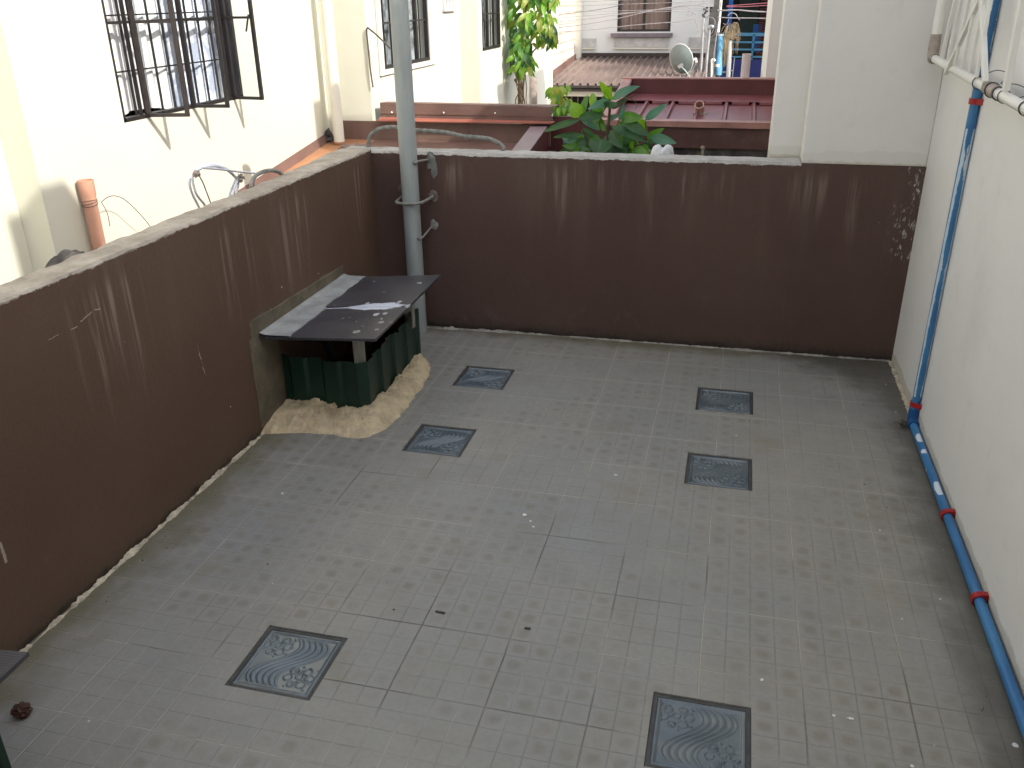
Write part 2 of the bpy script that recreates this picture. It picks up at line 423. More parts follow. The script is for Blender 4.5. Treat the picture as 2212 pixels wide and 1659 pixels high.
M['straw'] = simple('dry_straw', (.46, .36, .22), .8, .35, 9)
M['seed'] = simple('brown_stone', (.055, .020, .010), .55, .4, 40, bump=.004)
M['flake'] = simple('white_paint_flake', (.75, .74, .70), .7, .08, 30)
M['stem'] = simple('brown_stem', (.075, .05, .03), .7, .3, 20)
M['stem_pale'] = simple('pale_vine_stem', (.26, .17, .10), .7, .3, 20)
M['grime'] = simple('lint_grime', (.045, .042, .036), .95, .4, 20)

def mat_blue():
    s = Sh('blue_water_pipe')
    k = s.mix(s.ramp(s.noise(6, 3), .3, .7), (.026, .135, .32), (.045, .19, .40))
    # streak of splashed white paint on the side facing the room
    nz = s.noise(1, 5, .7, sc=(60, 60, 9))
    a = (s.y - 3.862 + (s.noise(1, 2, .5, sc=(0, 0, 3.3)) - .5) * .012).abs()
    m_ = (a + (nz - .5) * .012).lt(.0036) * s.z.gt(.13) * s.z.lt(1.17)
    m2 = (a + (nz - .5) * .02).lt(.003) * s.z.gt(1.42)
    k = s.mix(m_.mx(m2), k, (.52, .62, .70))
    d, r = s.voro(7, sc=(1, 1, 1)); k = s.mix((d + (s.noise(40, 2) - .5)*.03).lt(s.ramp(r, .72, 1, 0, .09)) * s.y.lt(3.85), k, (.66, .70, .72))
    for (y0, a_) in ((3.693, .034), (3.581, .016), (3.306, .046)):
        u_ = (s.y - y0) / a_; v_ = (s.z - .034) / .0085
        k = s.mix((u_*u_ + v_*v_ + (s.noise(50, 3) - .5) * .9).lt(1) * s.y.lt(3.8) * s.x.lt(2.575), k, (.66, .71, .76))
    return s.fin(k, .36, spec=.45)
M['blue'] = mat_blue()

def mat_lid(splash):
    s = Sh('dark_plywood_lid' if splash else 'dark_ribbed_lid')
    k = s.mix(s.ramp(s.noise(5, 4, .6), .3, .7), (.042, .040, .045), (.068, .065, .070))
    rib = s.math('SINE', s.y * 900)
    k = s.mix(s.ramp(s.noise(1, 4, .7, sc=(60, 6, 1)), .5, .8) * .3, k, (.12, .115, .11))
    d, r = s.voro(26); k = s.mix((d + (s.noise(90, 2) - .5)*.2).lt(s.ramp(r, .78, 1, 0, .22)) * .75, k, (.30, .30, .30))
    if splash:
        # lime splash: a long tongue across the middle joint plus droplets
        yy = s.y - (3.655 + (s.x - .2) * .10); wd = s.ramp(s.x, .20, .33, .004, .040) * s.ramp(s.x + (s.noise(26, 5, .8) - .5) * .10, .40, .50, 1, 0)
        tongue = (yy.abs() + (s.noise(38, 5, .75) - .5) * s.ramp(s.x, .25, .48, .012, .085)).lt(wd)
        seam = (yy.abs() + (s.noise(60, 2) - .5) * .002).lt(.0022) * s.x.gt(.14)
        d, r = s.voro(20, sc=(1, .8, 1)); near = s.ramp(((s.x - .40).abs() + (s.y - 3.65).abs() * 1.1), .05, .30, 1, 0)
        dr = (d + (s.noise(70, 3) - .5) * .35).lt(s.ramp(r, .15, 1, 0, .42) * near)
        k = s.mix(seam * .7, k, (.25, .25, .25)); k = s.mix(dr, k, (.42, .44, .48)); k = s.mix(tongue, k, (.60, .63, .70))
        for (px, py, pr) in ((.395, 3.365, .014), (.43, 4.0, .012), (.455, 3.475, .011), (.47, 3.39, .008)):
            dx = s.x - px; dy = (s.y - py) * .9
            q = s.math('SQRT', dx*dx + dy*dy) + (s.noise(60, 2) - .5) * .006
            k = s.mix(q.lt(pr) * s.ramp(q, pr*.4, pr*.9, .45, .9), k, (.45, .45, .44))
    s.bump(rib * .5 + s.noise(60, 3), .3, .0012)
    return s.fin(k, .34, spec=.5)
M['lid'] = mat_lid(True); M['lid2'] = mat_lid(False)

def mat_glassblock():
    s = Sh('cast_glass_block')
    k = s.mix(s.ramp(s.noise(9, 3), .3, .7), (.080, .102, .116), (.125, .150, .163))
    k = s.mix(s.ramp(s.noise(40, 5, .7), .6, .8) * .35, k, (.17, .19, .19))
    s.fin(k, .13, spec=.7)
    return s.m
M['glass_block'] = mat_glassblock()
def mat_pane():
    m = bpy.data.materials.new('window_glass'); m.use_nodes = True; t = m.node_tree; t.nodes.clear()
    tr = t.nodes.new('ShaderNodeBsdfTransparent'); tr.inputs[0].default_value = (.86, .9, .9, 1)
    gl = t.nodes.new('ShaderNodeBsdfGlossy'); gl.inputs['Roughness'].default_value = .03
    fr = t.nodes.new('ShaderNodeLayerWeight'); fr.inputs[0].default_value = .12
    cl = t.nodes.new('ShaderNodeMapRange'); mx = t.nodes.new('ShaderNodeMixShader'); o = t.nodes.new('ShaderNodeOutputMaterial')
    t.links.new(fr.outputs[1], cl.inputs[0]); cl.inputs[4].default_value = .25; t.links.new(cl.outputs[0], mx.inputs[0]); t.links.new(tr.outputs[0], mx.inputs[1]); t.links.new(gl.outputs[0], mx.inputs[2]); t.links.new(mx.outputs[0], o.inputs[0])
    return m
M['pane'] = mat_pane()
def mat_curtain(name, c, c2):
    s = Sh(name); k = s.mix(s.ramp(s.noise(14, 5, .7, sc=(1, 1, .5)), .45, .56), c, c2)
    return s.fin(k, .85)
M['curtain'] = simple('white_curtain', (.66, .65, .64), .85, .08, 6)
M['lace'] = mat_curtain('lace_curtain', (.62, .63, .68), (.34, .37, .46))
M['tan_curtain'] = simple('tan_curtain', (.19, .14, .115), .85, .25, 3, sc=(6, 6, .4))

def mat_leaf(name, c, c2, vein):
    m = bpy.data.materials.new(name); m.use_nodes = True; t = m.node_tree; b = t.nodes['Principled BSDF']
    s = Sh.__new__(Sh); s.m = m; s.t = t; s.b = b
    s.pos = s.new('ShaderNodeNewGeometry').outputs['Position']
    uv = s.new('ShaderNodeUVMap'); sp = s.new('ShaderNodeSeparateXYZ'); s.link(uv.outputs[0], sp.inputs[0])
    u = (X(s, sp.outputs[0]) - .5).abs() * 2; v = X(s, sp.outputs[1])
    k = s.mix(s.ramp(s.noise(9, 3), .3, .7), c, c2)
    rib = s.ramp(u, .03, .08, 1, 0)
    side = s.ramp(((v*9 - u*1.6).frac() - .5).abs(), .0, .09, 1, 0) * .55
    k = s.mix(rib.mx(side) * .6, k, vein)
    n = s.new('ShaderNodeBump'); n.inputs['Strength'].default_value = .35; n.inputs['Distance'].default_value = .004
    s.put(rib + side, n.inputs['Height']); s.link(n.outputs[0], b.inputs['Normal'])
    s.link(k, b.inputs['Base Color']); b.inputs['Roughness'].default_value = .38
    tl = s.new('ShaderNodeBsdfTranslucent')
    hsv = s.new('ShaderNodeHueSaturation'); hsv.inputs['Value'].default_value = 1.9; hsv.inputs['Saturation'].default_value = 1.15
    s.link(k, hsv.inputs['Color']); s.link(hsv.outputs[0], tl.inputs['Color'])
    mx = s.new('ShaderNodeMixShader'); mx.inputs[0].default_value = .38
    s.link(b.outputs[0], mx.inputs[1]); s.link(tl.outputs[0], mx.inputs[2]); s.link(mx.outputs[0], t.nodes['Material Output'].inputs[0])
    return m
M['leaf_dark'] = mat_leaf('dark_leaf', (.030, .085, .028), (.050, .130, .040), (.10, .17, .08))
M['leaf_mid'] = mat_leaf('mid_leaf', (.075, .19, .032), (.12, .27, .05), (.15, .24, .09))
M['leaf_bright'] = mat_leaf('bright_leaf', (.15, .30, .03), (.21, .38, .04), (.24, .36, .10))
M['leaf_blue'] = mat_leaf('bluish_leaf', (.075, .18, .12), (.11, .24, .16), (.17, .28, .2))
M['leaf_yellow'] = mat_leaf('yellow_leaf', (.24, .29, .05), (.30, .33, .07), (.4, .4, .15))
M['leaf_olive'] = mat_leaf('olive_leaf', (.045, .05, .02), (.07, .075, .03), (.12, .12, .06))
LEAFS = ['leaf_dark', 'leaf_mid', 'leaf_bright', 'leaf_blue', 'leaf_yellow', 'leaf_olive']
LM = [M[k] for k in LEAFS]

# ================================================================== SETTING
TW = 2.59; BY = 4.565; PH = .917         # terrace width, back wall face, parapet height
bm = NB(); quad(bm, (-60, -40, -3), (60, -40, -3), (60, 90, -3), (-60, 90, -3))
tag(obj('street_ground', bm, M['asphalt']), kind='structure')

S_ = .24
BLK = [(.614, 1.914), (.612, 3.207), (.616, 3.842), (1.696, 1.906), (1.702, 3.199), (1.708, 3.826)]
bm = NB()
xs = sorted({0, TW} | {q for b in BLK for q in (b[0], b[0]+S_)})
ys = sorted({-.6, BY} | {q for b in BLK for q in (b[1], b[1]+S_)})
for i in range(len(xs)-1):
    for j in range(len(ys)-1):
        cx = (xs[i]+xs[i+1])/2; cy = (ys[j]+ys[j+1])/2
        if any(b[0] < cx < b[0]+S_ and b[1] < cy < b[1]+S_ for b in BLK): continue
        quad(bm, (xs[i], ys[j], 0), (xs[i+1], ys[j], 0), (xs[i+1], ys[j+1], 0), (xs[i], ys[j+1], 0))
for b in BLK:                               # sides of each recess
    a, c, d, e = b[0], b[0]+S_, b[1], b[1]+S_
    for p, q in (((a,d),(c,d)), ((c,d),(c,e)), ((c,e),(a,e)), ((a,e),(a,d))):
        quad(bm, (*p, 0), (*q, 0), (*q, -.05), (*p, -.05))
bmesh.ops.remove_doubles(bm, verts=bm.verts, dist=1e-5)
tag(obj('terrace_floor', bm, M['floor']), kind='structure')
bm = NB(); box(bm, (-.13, -.6, -.3), (TW, BY + .12, -.052))
tag(obj('floor_slab', bm, M['cement']), kind='structure')

# ------------------------------------------------------------------ parapets
def parapet(side):
    bm = NB(); n = 260
    L0, L1 = (-.6, BY) if side else (-.15, 2.068)
    rows = []
    for i in range(n+1):
        t = L0 + (L1-L0)*i/n
        j = lambda a, f, s_: a * mnoise.fractal(Vector((t*f, s_, side*7.3)), 1, 2, 4)
        if side:   # left wall: face x=0
            q = PH + .009; tk = .118 + .045*max(0, min(1, (t-3.6)/.9))
            face = [(0, t, -.02), (0, t, .5), (0, t, q-.035), (j(.003, 14, 0), t, q-.006+j(.005, 18, 1)),
                    (-.008+j(.004, 16, 2), t, q+j(.003, 12, 3)), (-.04, t, q+.002+j(.003, 9, 4)), (-tk*.65, t, q+.001+j(.004, 9, 5)),
                    (-tk+j(.008, 8, 6), t, q-.004+j(.006, 11, 7)), (-tk-.004, t, q-.03), (-tk-.004, t, -.5)]
        else:
            face = [(t, BY, -.02), (t, BY, .5), (t, BY, PH-.035), (t, BY-j(.004, 14, 0), PH-.012+j(.007, 18, 1)),
                    (t, BY+.010+j(.005, 16, 2), PH+j(.004, 12, 3)), (t, BY+.05, PH+.003+j(.004, 9, 4)), (t, BY+.10, PH+.003+j(.004, 9, 5)),
                    (t, BY+.135+j(.006, 8, 6), PH-.003+j(.005, 11, 7)), (t, BY+.142, PH-.04), (t, BY+.142, -.5)]
            if t < 0.0: face = [(p[0], max(p[1], BY), p[2]) for p in face]
        rows.append([bm.verts.new(p) for p in face])
    for i in range(n):
        for k in range(len(rows[0])-1):
            bm.faces.new((rows[i][k], rows[i+1][k], rows[i+1][k+1], rows[i][k+1]))
    bm.faces.new(rows[0]); bm.faces.new(rows[-1][::-1])
    if not side:      # flush brown part below the white block
        box(bm, (2.0685, BY, -.02), (TW, BY+.14, PH-.004))
    return bm
tag(obj('parapet_wall', parapet(True), M['brown_side'], loc=(0, 0, 0)), 'brown painted parapet with crumbling cement top running along the left of the terrace', 'wall')
tag(obj('parapet_wall', parapet(False), M['brown_back'], loc=(0, BY, 0)), 'dark brown parapet across the far end of the terrace, streaked below its cement ledge', 'wall')

# crumbly mortar beads where the floor meets the walls
def bead(path, r, seed, flat=.5):
    bm = NB(); P = spline(path, 90); rows = []
    for i, p in enumerate(P):
        t = (P[min(i+1, len(P)-1)] - P[max(i-1, 0)]).normalized(); s_ = Vector((-t.y, t.x, 0))
        q = max(.10, .60 + .8 * mnoise.fractal(p*12 + Vector((seed, 0, 0)), 1, 2, 5) + .5 * mnoise.noise(p*60)) * r
        rows.append([bm.verts.new(p + s_ * a * q + Vector((0, 0, b * q * (1 + .6 * mnoise.noise(p*70 + Vector((k, seed, 0)))))))
                     for k, (a, b) in enumerate(((-1, -.1), (-.7, flat*.6), (-.1, flat), (.5, flat*1.2), (1, flat*1.5), (1, -.1)))])
    for i in range(len(rows)-1):
        for k in range(5): bm.faces.new((rows[i][k], rows[i+1][k], rows[i+1][k+1], rows[i][k+1]))
    return bm
solo('mortar_bead', bead([(.010, y, 0) for y in (3.22, 2.9, 2.5, 2.1, 1.8, 1.6, 1.55)][::-1], .0115, 1), M['crust'], 'thin crumbling pale mortar line where the floor meets the left parapet', 'mortar line', (0, 2, 0))
solo('mortar_bead', bead([(.12, BY-.012, 0), (.3, BY-.03, 0), (.5, BY-.018, 0), (.9, BY-.006, 0), (1.5, BY-.005, 0), (2.1, BY-.004, 0), (2.58, BY-.004, 0)], .013, 4, .35), M['cement'], 'thin rough mortar line along the foot of the back parapet', 'mortar line', (1, BY, 0))
solo('mortar_bead', bead([(TW-.006, y, 0) for y in (4.55, 4.3, 4.1, 3.9)], .016, 9), M['crust'], 'short crusty mortar line under the white wall in the far right corner', 'mortar line', (TW, 4.3, 0))

# ------------------------------------------------------------------ our own house on the right, and behind the viewer
HT = 3.62
own = thing('white_house', 'smooth white house wall rising along the right side of the terrace', 'house', (TW, 2, 0))
bm = NB(); box(bm, (TW, -.6, -3), (TW+.2, BY+.14, HT)); obj('wall', bm, M['white_wall'], own)
bm = NB(); box(bm, (-.155, -.85, -3), (TW+.2, -.602, HT)); obj('rear_wall', bm, M['white_wall'], own)
bm = NB(); box(bm, (TW+.001, 1.65, HT+.001), (TW+.22, 1.93, 4.0)); obj('shadow_pier', bm, M['white_wall'], own)  # unseen pier, added to cast the narrow shadow on the cream wall
blk = thing('house_corner', 'grey white house corner standing on the right end of the back parapet', 'house', (2.3, BY, PH))
bm = NB(); box(bm, (2.07, BY+.003, PH-.003), (TW-.001, BY+.155, HT)); obj('wall', bm, M['white_block'], blk, bevel=.004)
bm = NB(); box(bm, (1.932, BY+.157, -3), (TW+.3, BY+.38, 3.0)); obj('rear_pillar', bm, M['white_block'], blk, bevel=.004)
nb = thing('white_house', 'narrow strip of far white wall seen left of the house corner pillar above maroon roof', 'house', (2.2, 8.5, -3))
xc = AT(*z3(2012, 688), 1, 7.80)[0]
bm = NB(); box(bm, (xc, 7.80, -3), (4.5, 9.8, 2.8)); obj('wall', bm, M['white_block'], nb)
bm = NB(); box(bm, (xc-.05, 7.78, 2.8), (4.6, 9.9, 2.9)); obj('roof', bm, M['brown_metal'], nb)
bm = NB(); box(bm, (2.30, BY+.39, -3), (4.4, 7.7, 2.8)); tag(obj('white_house', bm, M['cream2'], loc=(3, 6, -3)), 'white side wall of the house behind the back right pillar, mostly hidden', 'house')

# ------------------------------------------------------------------ glass blocks
def glass_block():
    t = thing('glass_block', 'x', 'glass block', (.12, .12, 0), 'glass blocks set into the terrace floor')
    n = 150; e = .012; bm = NB(); g = []
    circ = []
    rr = random.Random(5)
    for (cx, cy) in ((-.52, .46), (.52, -.46)):
        for (dx, dy, q) in ((-.22,.24,.10),(.12,.27,.10),(-.30,-.02,.10),(-.02,.06,.085),(.26,.04,.11),(-.12,-.24,.085),(.12,-.20,.11)):
            circ.append((cx+dx, cy+dy*.9, q))
        for k in range(26):
            circ.append((cx+rr.uniform(-.40,.36), cy+rr.uniform(-.36,.38), rr.uniform(.022,.036)))
    def hgt(x, y):
        # x, y in -1..1
        h = 0
        sx = .62*math.tanh(2.4*y)+.30*y
        # S shaped band of waves from lower left to upper right
        band = x - .38*math.sin(2.9*y) - .02
        wgt = max(0, 1-abs(x*.72 - y*.72 - 0)*0)  # full span
        cen = .42*math.sin(math.pi*y*.95)
        lo = cen-.42; hi = cen+.42
        inb = max(0, min(1, (x-lo)/.05)) * max(0, min(1, (hi-x)/.05))
        inb *= max(0, min(1, (.86-abs(y))/.06))
        h += inb * .0034 * abs(math.sin((x-cen)*math.pi*6.0))
        for (cx, cy, q) in circ:
            d = math.hypot(x-cx, y-cy)
            if d < q*1.35:
                if q > .05: h += .0026*max(0, 1-abs(d-q)/(.025)) * (1-inb)
                else: h += .0036*math.cos(min(1, d/q)*math.pi/2) * (1-inb)
        return h
    for i in range(n+1):
        row = []
        for j in range(n+1):
            x = -1+2*i/n; y = -1+2*j/n
            a = max(abs(x), abs(y))
            z = -.006 + (hgt(x, y) if a < .9 else 0)
            if a > .88: z += .004*min(1, (a-.88)/.05)
            if a > .97: z -= .003*(a-.97)/.03
            row.append(bm.verts.new(((.12-e)*x+.12, (.12-e)*y+.12, z)))
        g.append(row)
    for i in range(n):
        for j in range(n): bm.faces.new((g[i][j], g[i+1][j], g[i+1][j+1], g[i][j+1]))
    obj('glass_face', bm, M['glass_block'], t, smooth=True)
    bm = NB()                                # dark sunken joint and a proud rim of grout
    for (a, b) in (((.001,.001),(.239,.0118)), ((.001,.2282),(.239,.239)), ((.001,.0118),(.0118,.2282)), ((.2282,.0118),(.239,.2282))):
        box(bm, (a[0], a[1], -.05), (b[0], b[1], -.0035))
    obj('joint', bm, M['block_joint'], t)
    return t
M['block_joint'] = simple('dark_block_joint', (.045, .045, .042), .5, .3, 30, dirt=((.10, .09, .07), .5), bump=.002)
GBL = ['glass block nearest the viewer on the left half of the floor', 'glass block just in front of the green hutch mortar skirt', 'glass block farthest back on the left, right of the green hutch',
       'glass block cut by the bottom edge of the picture, nearest on the right', 'second glass block from the back parapet on the right side', 'glass block farthest back on the right side of the floor']
src = glass_block()
for i, b in enumerate(BLK):
    o = src if i == 0 else copy_tree(src)
    o.location = (b[0]+.12, b[1]+.12, 0); o['label'] = GBL[i]

# ------------------------------------------------------------------ green hutch by the left parapet (twice)
def hutch(dy, label, lidmat, detailed):
    t = thing('pipe_hutch', label, 'hutch', (.2, 3.75+dy, 0), 'green pipe hutches along the left parapet')
    Y = lambda y: y + dy
    # lid: two boards
    bm = NB()
    A = Vector((.004, Y(3.30), .392)); B = Vector((.508, Y(3.285), .430)); C_ = Vector((.490, Y(4.125), .430)); D = Vector((.004, Y(4.11), .392))
    th = Vector((0, 0, .010))
    mid0 = A.lerp(D, .45); mid1 = B.lerp(C_, .45); gap = Vector((0, .0012, 0))
    hexa(bm, [A-th, B-th, mid1-th-gap, mid0-th-gap, A, B, mid1-gap, mid0-gap])
    up = Vector((0, 0, .0015))
    hexa(bm, [mid0-th+gap+up, mid1-th+gap+up, C_-th+up, D-th+up, mid0+gap+up, mid1+gap+up, C_+up, D+up])
    lid = obj('lid', bm, lidmat, t)
    # cement strip on the lid against the wall
    bm = NB(); n = 60; r0 = []
    for i in range(n+1):
        y = Y(3.30) + .815*i/n
        wv = .118 + .010*mnoise.fractal(Vector((y*9, 0, 3)), 1, 2, 4) + (.012 if i < n*.45 else -.004)
        zz = lambda x: .392 + x*.0755
        r0.append([bm.verts.new(p) for p in ((.003, y, .410), (.03, y, zz(.03)+.009), (.08, y, zz(.08)+.006), (wv, y, zz(wv)+.004), (wv+.001, y, zz(wv)-.002))])
    for i in range(n):
        for k in range(4): bm.faces.new((r0[i][k], r0[i+1][k], r0[i+1][k+1], r0[i][k+1]))
    obj('cement_strip', bm, M['cement_pale'], lid)
    for (x, y) in ((.345, 3.475), (.355, 4.04)):
        bm = NB(); box(bm, (x-.021, Y(y)-.010, .19), (x+.021, Y(y)+.016, .3918+x*.0755-.003)); obj('post', bm, M['post'], t, bevel=.001)
    # corrugated sheet bent round two sides
    pts = []
    def seg(a, b, n_, ph):
        d = (b-a); L = d.length; d.normalize(); s_ = Vector((d.y, -d.x, 0))
        q = []
        per = .155
        k = 0.0
        while k < L:
            f = (k/per + ph) % 1
            off = 0 if f < .34 else (.016 if .42 < f < .84 else (.016*(f-.34)/.08 if f <= .42 else .016*(1-(f-.84)/.08) if f < .92 else 0))
            q.append(a + d*k + s_*off*.75); k += per/50
        return q
    pts = seg(Vector((.0, Y(3.455), 0)), Vector((.345, Y(3.442), 0)), 40, .15) + seg(Vector((.372, Y(3.465), 0)), Vector((.368, Y(4.10), 0)), 60, .45)
    bm = NB(); rows = []
    for i, p in enumerate(pts):
        zt = .252 + .010*mnoise.noise(Vector((p.x*9, p.y*9, 0))) + (.006 if p.x < .1 else 0)
        if 3.62 < p.y - dy < 3.80: zt += .012
        if p.y - dy > 3.95: zt += .02
        nin = Vector((-.0008, .0008, 0)) if p.x > .36 else Vector((0, .001, 0))
        rows.append([bm.verts.new(q) for q in ((p.x, p.y, .0), (p.x, p.y, zt*.5), (p.x, p.y, zt), (p.x+nin.x, p.y+nin.y, zt), (p.x+nin.x, p.y+nin.y, .0))])
    for i in range(len(rows)-1):
        for k in range(4): bm.faces.new((rows[i][k], rows[i+1][k], rows[i+1][k+1], rows[i][k+1]))
    obj('corrugated_sheet', bm, M['green'], t)
    # mortar skirt
    bm = NB()
    out = spline([(.0, Y(3.205)), (.05, Y(3.225)), (.21, Y(3.265)), (.37, Y(3.26)), (.455, Y(3.30)), (.497, Y(3.45)), (.497, Y(3.65)), (.487, Y(3.88)), (.455, Y(4.02)), (.40, Y(4.09))] and
                 [Vector((a, b, 0)) for a, b in ((.0, Y(3.205)), (.05, Y(3.225)), (.21, Y(3.265)), (.37, Y(3.26)), (.455, Y(3.30)), (.497, Y(3.45)), (.497, Y(3.65)), (.487, Y(3.88)), (.455, Y(4.02)), (.40, Y(4.09)))], 40)
    inn = spline([Vector((a, b, 0)) for a, b in ((.0, Y(3.452)), (.05, Y(3.45)), (.17, Y(3.445)), (.28, Y(3.44)), (.352, Y(3.442)), (.378, Y(3.50)), (.380, Y(3.68)), (.378, Y(3.85)), (.376, Y(4.0)), (.372, Y(4.08)))], 40)
    rows = []
    for i, (a, b) in enumerate(zip(out, inn)):
        hb = .048 + .024*mnoise.fractal(b*7 + Vector((3, 0, 0)), 1, 2, 5) + .018*max(0, mnoise.noise(b*13))
        row = []
        for k in range(17):
            f = k/16; p = a.lerp(b, f)
            z = hb * (1-(1-f)**2.4) + .007*mnoise.fractal(p*20, 1, 2, 4) * (f > 0) + .004*mnoise.noise(p*75)
            jx = .013*mnoise.fractal(p*16+Vector((0, 5, 0)), 1, 2, 3)*(1-f)
            row.append(bm.verts.new((p.x+jx, p.y+jx*.6, z if k else -.003)))
        row.append(bm.verts.new((b.x-.012, b.y+.012, -.003)))
        rows.append(row)
    for i in range(len(rows)-1):
        for k in range(17): bm.faces.new((rows[i][k], rows[i+1][k], rows[i+1][k+1], rows[i][k+1]))
    for (x, y, q) in ((.14, 3.437, .045), (.165, 3.434, .03), (.215, 3.432, .028), (.3, 3.43, .026), (.41, 3.60, .03), (.40, 3.78, .035), (.395, 3.92, .032)):
        lump(bm, (x, Y(y), .03), q, seed=int(x*90), sub=2, amp=.8, squash=(.8, .35, 1.0) if x < .35 else (.4, .8, 1.0))
    obj('mortar_skirt', bm, M['mortar'], t)
    # rough patch of mortar on the parapet round the hutch
    bm = NB()
    def patch(y0, y1, z0, z1, seed, slope=0):
        n_, m_ = 40, 30; g = []
        for i in range(n_+1):
            row = []
            for j in range(m_+1):
                a, b = i/n_, j/m_
                y = y0+(y1-y0)*a + .010*mnoise.fractal(Vector((b*4, seed, 0)), 1, 2, 3)*(1 if i in (0, n_) else 0)
                z = z0+(z1-z0)*b + slope*a + .012*mnoise.fractal(Vector((a*6, seed, 4)), 1, 2, 4)*(1 if j == m_ else 0)
                ed = min(i, n_-i, j*2, m_-j)/3
                row.append(bm.verts.new((.0015+.003*min(1, ed), Y(y), z)))
            g.append(row)
        for i in range(n_):
            for j in range(m_): bm.faces.new((g[i][j], g[i+1][j], g[i+1][j+1], g[i][j+1]))
    patch(3.245, 4.11, .40, .475, 1, -.02)
    patch(3.225, 3.44, .02, .405, 2)
    obj('wall_patch', bm, M['mortar_dark'], t)
    bm = NB(); box(bm, (.004, Y(3.47), .002), (.36, Y(4.09), .012)); obj('shade_sheet', bm, M['dark'], t)  # dark sheet stands for the shade inside the hutch
    bm = NB(); box(bm, (.004, Y(4.075), .013), (.355, Y(4.088), .385)); obj('shade_board', bm, M['maroon_dark'], t)  # dark board added so the inside looks shaded
    # pipes coming up inside
    bm = NB(); tube(bm, [(.16, Y(3.6), 0), (.16, Y(3.6), .2), (.10, Y(3.66), .25), (.02, Y(3.68), .25)], .02)
    tube(bm, [(.24, Y(3.78), 0), (.24, Y(3.78), .22)], .03)
    obj('hidden_pipe', bm, M['tie'], t)
    return t
M['cement_pale'] = simple('pale_cement_strip', (.31, .315, .30), .85, .18, 12, bump=.003, dirt=((.16, .16, .15), .5))
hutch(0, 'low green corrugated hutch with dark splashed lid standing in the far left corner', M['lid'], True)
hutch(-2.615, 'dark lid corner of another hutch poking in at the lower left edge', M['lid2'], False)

# ------------------------------------------------------------------ grey pole in the corner
PX, PY = .231, 4.478
pole = thing('pole', 'tall grey painted steel pole rising in the far left corner beside the hutch', 'pole', (PX, PY, 0))
bm = NB(); tube(bm, [(PX, PY, 0), (PX, PY, 1.2), (PX, PY, 1.76)], .043, 40); obj('shaft', bm, M['pole'], pole, smooth=True)
bm = NB()
uc = [(.150, BY, .69), (.160, BY-.05, .694), (.168, 4.44, .692), (.190, 4.425, .689), (.231, 4.424, .688), (.275, 4.430, .690), (.300, 4.46, .693), (.312, 4.52, .697), (.318, BY, .70)]
tube(bm, spline(uc, 6), .0075, 8); obj('rebar_hoop', bm, M['rebar'], pole, smooth=True)
for (x, z, s_) in ((.322, .70, 1.2), (.152, .735, .9)):
    bm = NB(); lump(bm, (x, BY-.001, z), .016*s_, int(x*100), 3, .9, (1, .25, 1.3)); obj('mortar_dab', bm, M['dab'], pole)
for (z, dz) in ((.885, -.01), (.508, .035)):
    bm = NB(); tube(bm, [(.268, 4.46, z), (.285, 4.47, z+.004), (.305, BY+.01, z+dz+.006)], .005, 8)
    lump(bm, (.272, 4.455, z), .012, 3, 2, .6, (1.2, 1, .8)); lump(bm, (.315, BY-.002, z+dz+.01), .018, 5, 2, .9, (1, .25, 1.2))
    obj('tie_bolt', bm, M['rebar'], pole)
bm = NB()
for k, (x, z, q) in enumerate(((.312, .885, .026), (.325, .86, .030), (.330, .825, .028), (.325, .80, .018), (.303, .85, .02), (.335, .77, .010))):
    lump(bm, (x, BY+.002, z), q, k, 4, .22, (.75, .12, 1.3))
obj('mortar_patch', bm, simple('grey_green_patch', (.17, .18, .165), .9, .25, 14, bump=.003), pole)

# ------------------------------------------------------------------ rebar handles cast into the ledges
def ribbed(pts, r, n=20):
    P = spline(pts, n); bm = NB()
    tube(bm, P, [r*(1.0 + .17*(1 if (i % 3 == 0) else 0)) for i in range(len(P))], 10); return bm
hp = [(500,1312),(502,1270),(520,1200),(560,1160),(610,1133),(700,1120),(800,1128),(900,1145),(1050,1155),(1200,1170),(1360,1205),(1400,1205),(1550,1220),(1610,1240),(1660,1265),(1692,1300),(1695,1325)]
solo('rebar_handle', ribbed([AT(*z2(*p), 1, 4.655) for p in hp], .0098, 9), M['rebar'], 'long arched rebar handle on the cement ledge behind the grey pole', 'rebar', (.3, 4.65, PH))
hp = [(.9*0-.135, 4.345, .90), (-.135, 4.355, .95), (-.135, 4.40, .985), (-.132, 4.48, .99)]
hp = [AT(x*.6931/1.8445, y*.6931/1.8445, 0, -.13) for x, y in ((1440,1085),(1448,1050),(1465,1015),(1500,992),(1545,980),(1590,984),(1620,1003),(1628,1020))]
solo('rebar_handle', ribbed(hp, .0078, 9), M['rebar'], 'small arched rebar loop on the top of the left parapet beside the coiled hose', 'rebar', (-.13, 3.7, PH))

# ------------------------------------------------------------------ neighbour house on the left
NX = -1.0
hood = thing('cream_house', 'sunlit cream house wall beyond the left parapet with open casement window', 'house', (NX, 4.6, -3))
wy0, wy1, wz0, wz1 = 4.04, 5.12, 1.10, 2.35
bm = NB(); panel(bm, 0, NX, NX-.15, 3.44, 6.2, -3, 3.4, [(wy0, wy1, wz0, wz1)]); obj('wall', bm, M['cream'], hood)
bm = NB(); box(bm, (-3.5, -3, -3), (-1.135, 3.4385, 3.4)); obj('side_wall', bm, M['cream'], hood)
bm = NB(); box(bm, (-1.8, 6.202, -3), (-.672, 6.4, 3.4)); obj('return_wall', bm, M['cream_yellow'] if 'cream_yellow' in M else M['cream'], hood)
bm = NB(); box(bm, (-3.5, -3, 3.402), (-.9, 6.5, 3.55)); obj('roof', bm, M['brown_metal'], hood)
bm = NB(); box(bm, (-1.9, 3.45, 0), (-1.5, 6.19, 3.3)); obj('interior', bm, M['dark'], hood)
